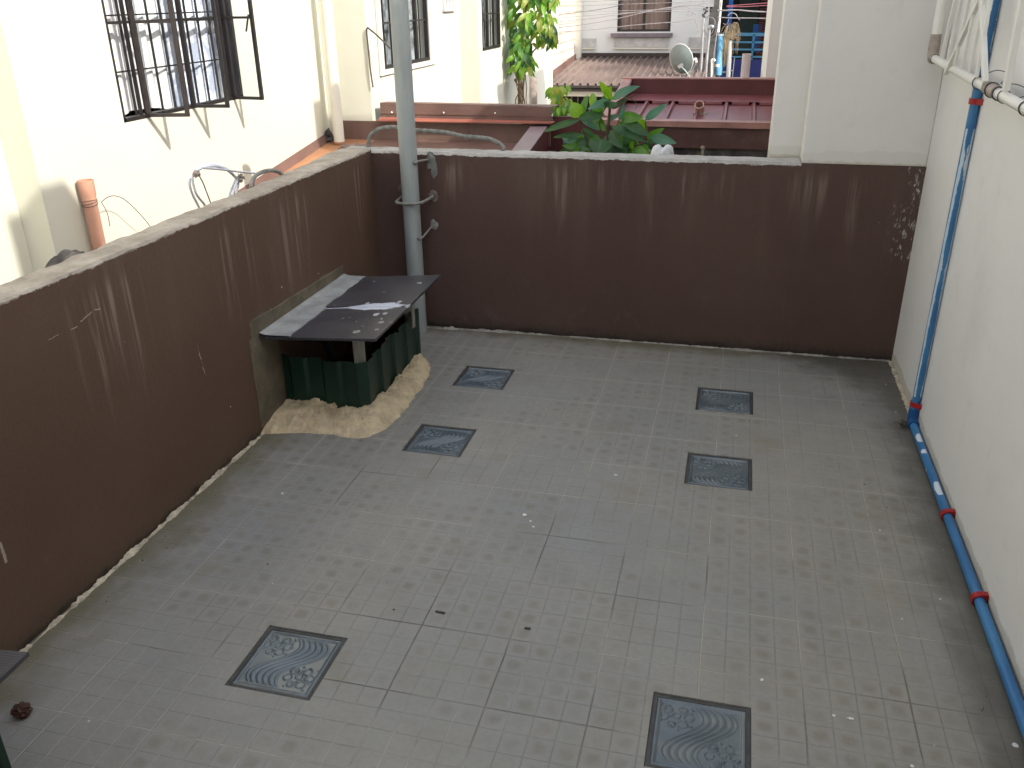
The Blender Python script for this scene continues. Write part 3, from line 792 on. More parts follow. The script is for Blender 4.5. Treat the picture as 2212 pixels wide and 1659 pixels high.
def hbar(bm, y0, z0, y1, z1, x, t=.012, d=.012): bar(bm, (x, y0, z0), (x, y1, z1), t, d, (1, 0, 0))
win = None
bm = NB()
for y in (wy0+.01, wy1-.01): hbar(bm, y, wz0, y, wz1, NX-.02, .02, .035)
for z in (wz0+.009, wz1-.009): hbar(bm, wy0, z, wy1, z, NX-.02, .018, .035)
for y in (4.19, 4.235, 4.575, 4.625, 4.99, 5.025): hbar(bm, y, wz0, y, wz1, NX-.012, .009, .018)
for z in (1.53, 1.93): hbar(bm, wy0, z, wy1, z, NX-.02, .012, .02)
win = obj('window', bm, M['frame_dark'], hood)
bm = NB()
for k in range(10): y = wy0+.08+k*.107; hbar(bm, y, wz0, y, wz1, NX-.065, .009, .009)
for z in (1.315, 1.56, 1.80, 2.05): hbar(bm, wy0, z, wy1, z, NX-.065, .007, .007)
obj('grille', bm, M['frame_dark'], win)
def curtain(y0, y1, z0, z1, x, amp, wav, seed, sag=0):
    bm = NB(); n = 70; g = []
    for i in range(n+1):
        row = []
        for j in range(13):
            a = i/n; b = j/12
            y = y0+(y1-y0)*a; z = z0+(z1-z0)*b
            z += (sag*math.sin(a*3.1) if j == 0 else 0)
            row.append(bm.verts.new((x+amp*math.sin(a*wav+seed+.6*mnoise.noise(Vector((a*5, b*2, seed)))) + .5*amp*mnoise.noise(Vector((a*9, b*3, seed))), y, z)))
        g.append(row)
    for i in range(n):
        for j in range(12): bm.faces.new((g[i][j], g[i+1][j], g[i+1][j+1], g[i][j+1]))
    return bm
obj('curtain', curtain(4.05, 4.56, 1.10, 2.34, NX-.10, .014, 26, 1, .03), M['curtain'], win, smooth=True)
obj('curtain', curtain(4.575, 5.10, 1.08, 2.34, NX-.105, .014, 30, 3), M['lace'], win, smooth=True)
for (hy, ang, w_) in ((4.215, 78, .205), (4.60, 84, .20), (5.01, 97, .195)):
    d = Vector((math.sin(R(ang)), math.cos(R(ang)), 0)); o0 = Vector((NX+.004, hy, 0))
    P_ = lambda s_, z: o0 + d*s_*w_ + Vector((0, 0, z))
    bm = NB(); z0, z1 = wz0+.006, wz1-.01
    for s_ in (0.04, .96): bar(bm, P_(s_, z0), P_(s_, z1), .016, .018, d)
    for z in (z0+.008, z1-.008): bar(bm, P_(.0, z), P_(1, z), .016, .016)
    bar(bm, P_(0, 1.53), P_(1, 1.53), .010, .012); bar(bm, P_(0, 1.93), P_(1, 1.93), .010, .012)
    s1 = obj('casement', bm, M['frame_rust'] if hy < 4.3 else M['frame_dark'], win)
    bm = NB(); quad(bm, P_(.05, z0+.01), P_(.95, z0+.01), P_(.95, z1-.01), P_(.05, z1-.01)); obj('pane', bm, M['pane'], win)
    if hy > 4.3:
        bm = NB(); bar(bm, P_(.9, 1.545)+Vector((0,-.012,0)), P_(.78, 1.46)+Vector((0,-.02,0)), .008, .008); obj('latch', bm, M['frame_dark'], win)
# roof flashing strips and dark mortar lump at its foot
bm = NB()
def zroof(y): return .715 - .125*(6.2-y)
hexa(bm, [(NX+.002, 3.445, zroof(3.445)), (NX+.022, 3.445, zroof(3.445)), (NX+.022, 6.195, zroof(6.195)), (NX+.002, 6.195, zroof(6.195)),
          (NX+.002, 3.445, zroof(3.445)+.055), (NX+.008, 3.445, zroof(3.445)+.055), (NX+.008, 6.195, zroof(6.195)+.055), (NX+.002, 6.195, zroof(6.195)+.055)])
obj('flashing', bm, M['brown_metal'], hood)
for (c_, r_, sd_, sq_, am_) in (((NX+.01, 3.48, .545), .095, 2, (.6, 1.4, 1.0), .12), ((-1.12, 3.05, .47), .10, 8, (.45, 4.2, .8), .12), ((-.985, 6.13, .735), .045, 4, (.7, .9, 1), .7)):
    bm = NB(); lump(bm, c_, r_, sd_, 4, am_, sq_, 2.5); obj('mortar_lump', bm, M['moss'], hood)

# downpipe
dp = thing('downpipe', 'cream plastic downpipe in the sunlit corner of the neighbour house', 'drain pipe', (-.93, 6.1, .72))
dx = AT(*z2(247, 1230), 1, 6.08)
bm = NB(); tube(bm, [(dx[0], 6.08, .70), (dx[0], 6.08, 3.35)], .036, 28); obj('pipe', bm, M['cream_pipe'], dp, smooth=True)
bm = NB(); tube(bm, [(dx[0], 6.08, .700), (dx[0], 6.08, .715)], .039, 28); obj('foot_rim', bm, M['sunlit_orange_metal'], dp)

# orange vent pipe
vp = thing('vent_pipe', 'upright orange plastic vent pipe with socket end against the cream wall', 'pipe', (-.93, 3.7, .4))
vx, vy = -.955, 3.653
bm = NB(); tube(bm, [(vx, vy, .2), (vx, vy, .825), (vx, vy, .84), (vx, vy, .850), (vx, vy, .912)], [.030, .030, .031, .0335, .0345], 28, hollow=.9)
obj('pipe', bm, M['orange_pipe'], vp, smooth=True)
bm = NB()
for k in range(3):
    tube(bm, [(vx+.032*math.cos(a), vy+.032*math.sin(a), .805+.008*k+.006*math.sin(a+k)) for a in [q*math.pi/10 for q in range(21)]], .0015, 5)
tube(bm, spline([(vx+.04, vy+.02, .81), (vx+.055, vy+.05, .828), (vx+.05, vy+.11, .822), (vx+.05, vy+.17, .79), (vx+.05, vy+.24, .72), (vx+.04, vy+.30, .66), (vx+.04, vy+.34, .6)], 6), .0018, 5)
tube(bm, spline([(vx+.045, vy+.02, .81), (vx+.05, vy+.035, .76), (vx+.045, vy+.04, .70)], 6), .0016, 5)
obj('tie_wire', bm, M['dark_rust'], vp)

# coiled hose
Z1 = lambda x, y, X_: AT(x*.6931/1.8445, y*.6931/1.8445, 0, X_)
hose = thing('coiled_hose', 'loosely coiled pale blue grey conduit leaning behind the left parapet', 'hose', (-.8, 4.4, .5))
def hz(pts, X_, dx_=0): return spline([Z1((700+x*.2713)/.6931, (600+y*.2713)/.6931, X_+dx_*i/len(pts)) for i, (x, y) in enumerate(pts)], 6)
bm = NB()
tube(bm, hz([(380,950),(340,830),(250,650),(205,500),(225,370),(300,280),(420,215),(560,200),(700,240),(810,310),(880,400),(870,450),(820,560),(780,700)], -.58), .0056, 10)
tube(bm, hz([(470,900),(420,790),(310,650),(260,500),(250,380),(320,290),(460,235),(620,235),(760,290),(850,370),(900,440),(860,560),(840,700)], -.54), .0056, 10)
tube(bm, hz([(380,255),(600,270),(820,295),(1000,318),(1210,335)], -.52), .0050, 8)
tube(bm, hz([(900,430),(920,500),(890,620),(870,720)], -.56), .0056, 8)
obj('loops', bm, M['conduit'], hose, smooth=True)
bm = NB(); tube(bm, hz([(330,340),(400,470),(450,600),(510,760),(530,850)], -.50), .003, 6); obj('cord', bm, M['rebar'], hose)
bm = NB(); a = hz([(310,340),(330,280)], -.52)[0]; lump(bm, a, .015, 1, 2, .8); obj('tape_knot', bm, M['coupling'], hose)
bm = NB(); a = hz([(950,400),(930,400)], -.54)[0]; lump(bm, a, .016, 4, 3, 1.2); obj('tape_knot', bm, M['cement'], hose)

# ------------------------------------------------------------------ second row house with barred windows
def barwin(parent, X_, y0, y1, z0, z1, cur, nb_=4):
    bm = NB()
    for y in (y0+.012, y1-.012): hbar(bm, y, z0, y, z1, X_-.01, .024, .03)
    for z in (z0+.012, z1-.012): hbar(bm, y0, z, y1, z, X_-.01, .024, .03)
    for k in range(1, nb_): y = y0+(y1-y0)*k/nb_; hbar(bm, y, z0, y, z1, X_-.01, .034 if k == nb_//2 + (nb_ > 3) else .014, .02)
    z = z0+.30
    while z < z1: hbar(bm, y0, z, y1, z, X_-.012, .012, .014); z += .30
    f = obj('window', bm, M['frame_dark'], parent)
    bm = NB()
    for k in range(nb_*2): y = y0+(y1-y0)*(k+.5)/(nb_*2); hbar(bm, y, z0, y, z1, X_-.05, .008, .008)
    obj('grille', bm, M['frame_dark'], f)
    bm = NB(); quad(bm, (X_-.03, y0, z0), (X_-.03, y1, z0), (X_-.03, y1, z1), (X_-.03, y0, z1)); obj('pane', bm, M['pane'], f)
    obj('curtain', curtain(y0, y1, z0, z1, X_-.10, .02, 22, y0), cur, f, smooth=True)
    return f
M['grey_curtain'] = simple('dim_patterned_curtain', (.22, .22, .23), .85, .75, 16, sc=(1, 1, .6))
h2 = thing('cream_house', 'pale cream row house with tall barred window directly behind the grey pole', 'house', (-.67, 7, -3))
bm = NB(); panel(bm, 0, -.67, -.80, 6.404, 8.28, -3, 3.3, [(6.45, 7.44, 1.155, 2.3)]); obj('wall', bm, M['cream2'], h2)
bm = NB(); box(bm, (-1.6, 8.282, -3), (-.50, 8.38, 3.3)); obj('return_wall', bm, M['cream'], h2)
bm = NB(); box(bm, (-3, 6.41, 3.302), (-.45, 8.4, 3.4)); obj('roof', bm, M['brown_metal'], h2)
bm = NB(); box(bm, (-1.8, 6.42, 0), (-1.2, 8.2, 3.2)); obj('interior', bm, M['dark'], h2)
barwin(h2, -.67, 6.45, 7.44, 1.155, 2.3, M['grey_curtain'], 4)
bm = NB(); panel(bm, 0, -.655, -.668, 6.38, 7.56, 1.12, 2.4, [(6.449, 7.441, 1.154, 2.299)]); obj('window_surround', bm, M['cream2'], h2)
bm = NB()
for y in (7.84, 7.93, 8.02, 8.11): bar(bm, (-.662, y, 1.52), (-.662, y, 1.70), .012, .012)
for z in (1.515, 1.705): bar(bm, (-.662, 7.82, z), (-.662, 8.13, z), .03, .02)
obj('vent_grille', bm, M['far_trim'], h2)
# conduit stub and bent rod on the corner of this house
bm = NB(); y_ = 6.19
tube(bm, spline([AT(*z2(*p), 1, y_) for p in ((545,770),(520,600),(500,400),(490,255),(530,270),(600,330),(700,430))], 6), .006, 6)
solo('bent_rod', bm, M['dark_rust'], 'thin rusty bent rod sticking out of the cream house corner left of the pole', 'rod', (-.75, 6.19, 1.0))

h3 = thing('cream_house', 'next pale cream row house with narrow barred window left of the vine', 'house', (-.5, 9.8, -3))
bm = NB(); panel(bm, 0, -.50, -.65, 8.384, 11.3, -3, 3.3, [(8.41, 9.03, 1.17, 2.3)]); obj('wall', bm, M['cream2'], h3)
bm = NB(); box(bm, (-3, 11.2, -3), (-.652, 11.4, 3.3)); box(bm, (-.652, 11.302, -3), (-.47, 11.4, 3.3)); obj('end_wall', bm, M['cream2'], h3)
bm = NB(); box(bm, (-3, 8.41, 3.302), (-.42, 11.5, 3.4)); obj('roof', bm, M['brown_metal'], h3)
bm = NB(); box(bm, (-1.6, 8.4, 0), (-1.0, 11, 3.2)); obj('interior', bm, M['dark'], h3)
barwin(h3, -.50, 8.41, 9.03, 1.17, 2.3, M['grey_curtain'], 3)
# grey taupe standpipe
p0 = AT(*z2(1957, 680), 1, 8.6); p1 = AT(*z2(1957, 940), 1, 8.6)
bm = NB(); tube(bm, [(p1[0], 8.6, -1), (p1[0], 8.6, p0[2])], .037, 20, hollow=.88)
solo('standpipe', bm, M['coupling'], 'short taupe standpipe in front of the cream wall below the vine', 'pipe', (p1[0], 8.6, -1), smooth=False)

# ------------------------------------------------------------------ brown lean-to roof between the parapet and those houses
FY = 6.2
lt = thing('lean_to_roof', 'brown sheet metal roof, coloured sunlit orange on the left, with gutter flashing just beyond the corner', 'roof', (-.2, 5.5, .6))
bm = NB()
def slab(bm, x0, x1, y0, y1, zf, th=.01):
    hexa(bm, [(x0,y0,zf(y0)-th),(x1,y0,zf(y0)-th),(x1,y1,zf(y1)-th),(x0,y1,zf(y1)-th),(x0,y0,zf(y0)),(x1,y0,zf(y0)),(x1,y1,zf(y1)),(x0,y1,zf(y1))])
xsp = -.66  # sun edge: left of it the sheet is coloured as if lit
slab(bm, NX+.023, xsp, 3.3, FY-.003, zroof); obj('lit_sheet', bm, M['sunlit_orange_metal'], lt)
bm = NB(); slab(bm, xsp+.001, .47, BY+.16, FY-.003, lambda y: zroof(y)+.003); slab(bm, xsp+.001, -.17, 3.3, BY+.158, lambda y: zroof(y)+.003); obj('sheet', bm, M['brown_metal'], lt)
bm = NB()      # ragged raised sheet end next to the parapet corner
q = [AT(*z2(*p), 1, 4.75) for p in ((140,1420),(215,1330),(265,1290),(290,1300),(310,1305),(340,1300),(370,1290),(400,1295),(470,1305),(500,1320),(470,1440),(200,1500))]
vs = [bm.verts.new(p) for p in q]; f_ = bm.faces.new(vs); ex = bmesh.ops.extrude_face_region(bm, geom=[f_]); bmesh.ops.translate(bm, vec=(0, .05, .01), verts=[v for v in ex['geom'] if isinstance(v, bmesh.types.BMVert)])
obj('torn_edge', bm, M['brown_metal'], lt)
bm = NB(); box(bm, (-.93, FY, .70), (.02, FY+.02, .840)); box(bm, (.023, FY+.001, .70), (.58, FY+.021, .839)); obj('fascia', bm, M['brown_metal'], lt)
bm = NB()      # red flange then flashing board
a = [AT(*z2(*p), 1, FY-.05) for p in ((575,1062),(2120,1085))]; b = [AT(*z2(*p), 1, FY+.03) for p in ((615,1032),(2150,1068))]
hexa(bm, [a[0]-Vector((0,0,.006)), a[1]-Vector((0,0,.006)), b[1]-Vector((0,0,.006)), b[0]-Vector((0,0,.006)), a[0], a[1], b[1], b[0]])
obj('flange', bm, M['red_metal'], lt)
bm = NB()
a = [AT(*z2(*p), 1, FY+.035) for p in ((612,1040),(2135,1075),(2120,1028),(610,1000))]; b_ = [AT(*z2(*p), 1, FY+.03) for p in ((612,1002),(2118,1030),(2130,945),(605,912))]
for g_ in (a, b_):
    v1 = [Vector(p) for p in g_]; hexa(bm, [v1[0], v1[1], v1[1]+Vector((0,.01,0)), v1[0]+Vector((0,.01,0)), v1[3], v1[2], v1[2]+Vector((0,.01,0)), v1[3]+Vector((0,.01,0))])
c_ = [AT(*z2(*p), 1, FY+.03) for p in ((605,912),(2150,942))]
hexa(bm, [c_[0], c_[1], c_[1]+Vector((0,.13,-.01)), c_[0]+Vector((0,.13,-.01)), c_[0]+Vector((0,0,.006)), c_[1]+Vector((0,0,.006)), c_[1]+Vector((0,.13,0)), c_[0]+Vector((0,.13,0))])
obj('flashing', bm, M['brown_metal'], lt)
bm = NB()
for x in (710, 1167, 1620): lump(bm, AT(*z2(x, 990 + (x-710)*.007), 1, FY+.022), .006, 1, 2, .1)
obj('rivet', bm, M['flake'], lt)
bm = NB(); s0 = [AT(*z2(*p), 2, .835) for p in ((1950,1090),(2090,1100))]; zc = .80
n0 = [Vector((.60, BY+.16, zc)), Vector((.70, BY+.16, zc))]
hexa(bm, [n0[0]-Vector((0,0,.01)), n0[1]-Vector((0,0,.01)), s0[1]-Vector((0,0,.01)), s0[0]-Vector((0,0,.01)), n0[0], n0[1], s0[1], s0[0]])
obj('cap_strip', bm, simple('purple_cap_strip', (.20, .135, .15), .45, .12, 5), lt)
bm = NB(); hexa(bm, [n0[1]+Vector((-.012,0,-.30)), n0[1]+Vector((-.002,0,-.30)), s0[1]+Vector((-.002,-.02,-.34)), s0[1]+Vector((-.012,-.02,-.34)), n0[1]+Vector((-.012,0,-.012)), n0[1]+Vector((-.002,0,-.012)), s0[1]+Vector((-.002,-.02,-.012)), s0[1]+Vector((-.012,-.02,-.012))])
hexa(bm, [n0[0]+Vector((.002,0,-.30)), n0[0]+Vector((.012,0,-.30)), s0[0]+Vector((.012,-.02,-.34)), s0[0]+Vector((.002,-.02,-.34)), n0[0]+Vector((.002,0,-.012)), n0[0]+Vector((.012,0,-.012)), s0[0]+Vector((.012,-.02,-.012)), s0[0]+Vector((.002,-.02,-.012))])
obj('cap_side', bm, M['maroon_dark'], lt)

# ------------------------------------------------------------------ maroon roof
mr = thing('maroon_roof', 'maroon ribbed metal roof with tall flashing beyond the back parapet', 'roof', (1.4, 7, .7))
RY0, RY1, RZ0, RZ1 = 6.62, 7.7, .800, .866
zr = lambda y: RZ0+(RZ1-RZ0)*(y-RY0)/(RY1-RY0)
bm = NB(); slab(bm, .93, 2.25, RY0, RY1, zr); 
for k in range(7):
    x = 1.085 + k*.1985
    if x < 2.22:
        y1 = 7.42
        hexa(bm, [(x-.014, RY0, zr(RY0)), (x+.022, RY0, zr(RY0)), (x+.022, y1, zr(y1)), (x-.014, y1, zr(y1)), (x-.004, RY0, zr(RY0)+.022), (x+.012, RY0, zr(RY0)+.022), (x+.012, y1-.03, zr(y1)+.020), (x-.004, y1-.03, zr(y1)+.020)])
obj('sheet', bm, M['maroon'], mr)
bm = NB(); slab(bm, .90, 2.24, 7.40, RY1-.002, lambda y: zr(y)+.024, .004)
for k in range(7):
    x = 1.085 + k*.1985
    hexa(bm, [(x+.045, 7.385, zr(7.385)+.004), (x+.165, 7.385, zr(7.385)+.004), (x+.17, 7.40, zr(7.4)+.004), (x+.04, 7.40, zr(7.4)+.004), (x+.045, 7.388, zr(7.39)+.022), (x+.165, 7.388, zr(7.39)+.022), (x+.17, 7.40, zr(7.4)+.024), (x+.04, 7.40, zr(7.4)+.024)])
obj('upper_tray', bm, M['maroon'], mr)
bm = NB(); box(bm, (.925, RY1, .87), (2.20, RY1+.02, 1.0)); obj('tall_flashing', bm, M['maroon_dark'], mr)
bm = NB(); box(bm, (.85, RY1-.004, 1.0015), (2.21, RY1+.12, 1.010)); obj('coping', bm, M['maroon_edge'], mr)
bm = NB()   # sloping rake flashing on the left
a0 = Vector((.925, RY1-.003, 1.0)); a1 = Vector((.865, RY1-.003, 1.0)); b0 = Vector((.925, RY0+.12, .83)); b1 = Vector((.845, RY0+.10, .845))
hexa(bm, [b1+Vector((0,0,-.05)), b0+Vector((0,0,-.05)), a0+Vector((0,0,-.05)), a1+Vector((0,0,-.05)), b1, b0, a0, a1])
obj('rake_flashing', bm, M['maroon_edge'], mr)
bm = NB(); hexa(bm, [(.926, RY0+.12, .79), (.936, RY0+.12, .79), (.936, RY1-.004, .86), (.926, RY1-.004, .86), (.926, RY0+.12, .828), (.936, RY0+.12, .828), (.936, RY1-.004, .999), (.926, RY1-.004, .999)]); obj('rake_inner', bm, M['maroon_dark'], mr)
bm = NB()
f0 = [AT(*z3(*p), 1, RY0-.03) for p in ((190,1095),(2080,1140),(2100,1085),(190,1050))]
hexa(bm, [f0[0], f0[1], Vector((f0[1][0], RY0, f0[1][2])), Vector((f0[0][0], RY0, f0[0][2])), Vector(f0[3]), Vector(f0[2]), Vector((f0[2][0], RY0+.04, f0[2][2]+.006)), Vector((f0[3][0], RY0+.04, f0[3][2]+.006))])
obj('eave_flange', bm, M['maroon_edge'], mr)
bm = NB(); box(bm, (.50, RY0-.012, .648), (2.06, RY0+.01, .782)); obj('fascia', bm, M['fascia'] if 'fascia' in M else simple('stained_fascia', (.11, .048, .042), .6, .25, 4, dirt=((.16, .12, .09), .8)), mr)
bm = NB(); box(bm, (.42, RY0+.012, -.5), (2.12, RY0+.2, .70)); obj('wall_below', bm, M['moss'], mr)
bm = NB(); box(bm, (.50, RY0+.03, .775), (.93, RY0+.5, .80)); box(bm, (.36, FY+.1, .66), (.80, FY+.115, .88)); obj('side_tray', bm, M['maroon_dark'], mr)
bm = NB()
for k in range(7):
    x = 1.085 + k*.1985
    lump(bm, (x-.02, 6.78, zr(6.78)+.004), .005, k, 1, .1)
obj('rivet', bm, M['dark'], mr)
p_ = AT(*z3(1435, 975), 1, 7.02)
vt = thing('vent_pipe', 'short pink vent pipe stub with black mouth on the maroon roof', 'pipe', (p_[0], 7.02, .8))
bm = NB(); tube(bm, [(p_[0], 7.06, zr(7)-.02), (p_[0]-.002, 7.03, zr(7)+.03), (p_[0]-.006, 6.985, zr(7)+.070)], .034, 22, hollow=.80)
obj('pipe', bm, simple('pink_pvc', (.55, .33, .27), .5, .1, 8), vt, smooth=True)
bm = NB(); lump(bm, (p_[0], 7.03, zr(7)+.004), .05, 3, 3, .5, (1, .8, .22)); obj('sealant', bm, M['coupling'], vt)
q0 = AT(*zA(1465, 945), 1, 7.78); q1 = AT(*zA(1440, 1380), 1, 7.78)
bm = NB(); tube(bm, [(q1[0]+.003, 7.78, .8), (q1[0]+.003, 7.78, q0[2])], .033, 22, hollow=.9)
solo('vent_pipe', bm, simple('pinkish_white_pvc', (.60, .52, .52), .45, .06, 6), 'upright pale pinkish vent pipe behind the maroon roof flashing', 'pipe', (q1[0], 7.78, .8))

# odd bits on the ledge
bm = NB()
bc = AT(*z3(1105, 1335), 1, 4.80) + Vector((0, 0, .022))
nu, nv = 72, 26; gb = []
for a_i in range(nu):
    th_ = 2*math.pi*a_i/nu; row = []
    for b_i in range(nv+1):
        ph = math.pi*.5*b_i/nv; q_ = math.cos(ph)**.7 if b_i < nv else 0
        cr = 1 + .06*math.sin(th_*9 + 3*mnoise.noise(Vector((ph*2, th_, 1)))) * math.sin(ph*1.2) + .05*mnoise.noise(Vector((math.cos(th_)*2, math.sin(th_)*2, ph*3)))
        xx = .056*q_*cr*math.cos(th_); zz_ = .068*math.sin(ph)**.8*(1 + .05*mnoise.noise(Vector((th_*2, ph*4, 5))))
        zz_ -= .020*math.exp(-(xx/.014)**2)*math.sin(ph) ; zz_ -= .0025*abs(math.sin(xx*260))*math.sin(ph)
        row.append(bm.verts.new((bc[0]+xx, 4.80+.042*q_*cr*math.sin(th_), bc[2]-.052+zz_)))
    gb.append(row)
for a_i in range(nu):
    for b_i in range(nv): bm.faces.new((gb[a_i][b_i], gb[(a_i+1)%nu][b_i], gb[(a_i+1)%nu][b_i+1], gb[a_i][b_i+1]))
bmesh.ops.remove_doubles(bm, verts=bm.verts, dist=2e-4)
solo('plastic_bag', bm, M['bag'], 'lumpy white plastic bag top showing just behind the back ledge', 'bag', (bc[0], 4.8, .8), smooth=True)
ws = AT(*z3(1455, 1335), 1, 4.76)
bm = NB(); bar(bm, (ws[0], 4.76, .80), (ws[0]+.002, 4.76, ws[2]+.020), .013, .012); lump(bm, (ws[0]+.001, 4.76, ws[2]+.018), .009, 2, 2, .8)
solo('wood_stub', bm, M['wood'], 'small split wooden stub sticking up behind the back ledge', 'wood', (ws[0], 4.76, .8))

# ------------------------------------------------------------------ plants
def leaf(bm, uvl, base, tip, width, mi, droop=.12, face=None, fold=.25, n=8):
    base = Vector(base); tip = Vector(tip); d = tip-base; L = d.length; d.normalize()
    f = Vector(face) if face is not None else (CP-base).normalized() + Vector((rnd.uniform(-.35,.35), rnd.uniform(-.2,.2), rnd.uniform(.1, .6)))
    s_ = d.cross(f)
    if s_.length < 1e-3: s_ = d.cross(Vector((0, 0, 1)))
    s_.normalize(); nrm = s_.cross(d).normalized()
    rows = []
    ph = rnd.uniform(0, 6)
    for i in range(n+1):
        t = i/n; wd = width/2 * (math.sin(math.pi*min(1, t**.82))**.75) if 0 < t < 1 else 0.0004
        c = base + d*L*t + nrm*(droop*L*math.sin(math.pi*t)) 
        row = []
        for j in (-1, -.5, 0, .5, 1):
            p = c + s_*wd*j + nrm*(abs(j)*wd*fold) + nrm*(.05*wd*math.sin(t*14+j*2+ph) if abs(j) == 1 else 0)
            row.append((bm.verts.new(p), (j*.5+.5, t)))
        rows.append(row)
    for i in range(n):
        for j in range(4):
            q = (rows[i][j], rows[i][j+1], rows[i+1][j+1], rows[i+1][j])
            fc = bm.faces.new([a[0] for a in q]); fc.material_index = mi; fc.smooth = True
            for lp, a in zip(fc.loops, q): lp[uvl].uv = a[1]
D_, Md, Br, Bl, Ye, Ol = range(6)
YP = 5.75
pl = thing('jackfruit_sapling', 'leafy dark green sapling with large glossy leaves behind the back ledge', 'plant', (1.05, YP, -.2))
bm = NB(); uvl = bm.loops.layers.uv.new('UVMap')
LV = [((1050,620),(905,385),80,Br,0),((1045,612),(1060,455),135,Br,-.05),((1070,625),(1425,452),95,Bl,.05),((1050,640),(1045,740),150,D_,-.04),((1040,640),(760,745),85,Bl,-.02),
 ((975,560),(1010,700),90,D_,.02),((660,850),(560,655),155,Br,0),((680,845),(768,560),75,Md,.08),((640,860),(980,815),105,D_,-.03),((930,840),(870,620),120,Md,.1),
 ((665,880),(205,1032),75,D_,-.05),((720,1060),(322,1098),55,D_,0),((690,885),(905,1010),65,Bl,.03),((1175,850),(1470,850),120,Md,0),((1190,870),(1545,1085),115,D_,-.04),
 ((1488,880),(1762,672),85,Bl,0),((1500,1110),(1735,975),75,Md,.08),((1560,1095),(1885,1172),105,Bl,-.05),((1515,1140),(1770,1195),60,D_,.02),((1060,965),(1505,1155),120,D_,-.08),
 ((1050,1010),(1205,1235),130,D_,-.06),((945,1118),(880,1330),240,D_,-.12),((1330,1240),(1535,1312),85,Md,-.05),((1325,1250),(1330,1138),60,Br,-.03),((790,1265),(435,1198),80,Md,.05),
 ((800,1180),(600,1092),85,D_,.06),((1240,1250),(1090,1330),90,D_,0),((1000,900),(1160,825),75,Bl,.1),((1160,885),(1225,660),48,Bl,.0),((1070,745),(1300,585),62,Ol,.02),
 ((905,905),(985,715),100,Md,.12),((800,700),(830,535),75,Br,.5),((540,1285),(790,1250),90,D_,-.02),((640,1190),(720,1100),80,Br,.05),((1150,1060),(1400,1230),120,D_,.02),
 ((1300,1180),(1440,1260),90,Md,.0),((700,1260),(560,1310),90,Md,-.04),((1400,850),(1500,1050),80,Br,.03),((1200,900),(1180,960),60,Md,.05),((820,900),(980,1000),90,D_,.1),
 ((850,860),(990,1020),110,Md,.12),((1000,1200),(1090,1330),100,D_,-.06),((680,1000),(860,1090),80,D_,.09),((480,700),(560,640),60,Md,.9),((1330,960),(1500,880),70,Md,.1)]
for (b_, t_, w_, mi, dy_) in LV:
    B_ = AT(*zP(*b_), 1, YP+dy_*.8); T_ = AT(*zP(*t_), 1, YP+dy_*.8+rnd.uniform(-.12, .06))
    k = (B_ - CP).dot(AX[2]) / FPX * .1716
    leaf(bm, uvl, B_, T_, w_*k*1.22, mi, droop=rnd.uniform(.03, .14))
for k in range(60):     # lower mass
    x = rnd.uniform(480, 1540); y = rnd.uniform(1120, 1420)
    if abs(x-1000) > 420: y += 60
    a_ = rnd.uniform(-2.9, .2); L_ = rnd.uniform(120, 260)
    y3 = YP+rnd.uniform(0, .4)
    B_ = AT(*zP(x, y), 1, y3); T_ = AT(*zP(x+L_*math.cos(a_), y+L_*.45*math.sin(a_)+20), 1, y3+rnd.uniform(-.1, .1))
    leaf(bm, uvl, B_, T_, rnd.uniform(75, 130)*.00055, rnd.choice([D_, D_, Md, Md, Br, Bl]), droop=rnd.uniform(.05, .18))
obj('foliage', bm, LM, pl)
bm = NB()
for path, r in ((((1000,1500),(1005,1280),(1012,1080),(1030,900),(1048,640)),(.012)), (((860,1480),(800,1200),(730,1060),(690,960),(668,850)),(.008)), (((1010,1090),(1080,1000),(1140,930),(1200,720)),(.005)),
               (((1180,1500),(1300,1240),(1420,1190),(1500,1140),(1490,900)),(.006)), (((1000,1180),(950,1110),(905,900)),(.005)), (((1290,600),(1410,548)),(.0025)), (((1310,615),(1385,680),(1360,740)),(.0022))):
    P = spline([AT(*zP(*p), 1, YP) for p in path], 6); tube(bm, P, [r*(1-.4*i/len(P)) for i in range(len(P))], 8)
bar(bm, (1.05, YP, -3), (1.06, YP, .66), .02, .02)
obj('stem', bm, M['stem'], pl, smooth=True)

# smaller yellowish plant at left
yp = 7.0
sp_ = thing('young_plant', 'small yellow green leafy plant against the dark carport left of the sapling', 'plant', (AT(*zP(400, 650), 1, yp)[0], yp, 0))
bm = NB(); uvl = bm.loops.layers.uv.new('UVMap')
for k in range(60):
    x = rnd.gauss(400, 60); y = rnd.uniform(440, 760); x = min(max(x, 310), 540)
    if y > 560: x += (y-560)*rnd.uniform(-.15, .5)
    B_ = AT(*zP(x, y), 1, yp+rnd.uniform(-.15, .15)); L_ = rnd.uniform(.05, .085)
    T_ = B_ + Vector((rnd.uniform(-.5,.5), rnd.uniform(-.5,.2), rnd.uniform(-1,-.3))).normalized()*L_
    leaf(bm, uvl, B_, T_, L_*.45, rnd.choice([Ye, Ye, Br, Br, Md]) if y < 640 else rnd.choice([Br, Md, Md]), .15, n=5)
obj('foliage', bm, LM, sp_)
bm = NB(); tube(bm, spline([AT(*zP(*p), 1, yp) for p in ((400,900),(395,700),(385,560),(395,450))], 5), .006, 6); tube(bm, spline([AT(*zP(*p), 1, yp) for p in ((420,900),(520,700),(470,600))], 5), .005, 6)
obj('stem', bm, M['stem'], sp_)

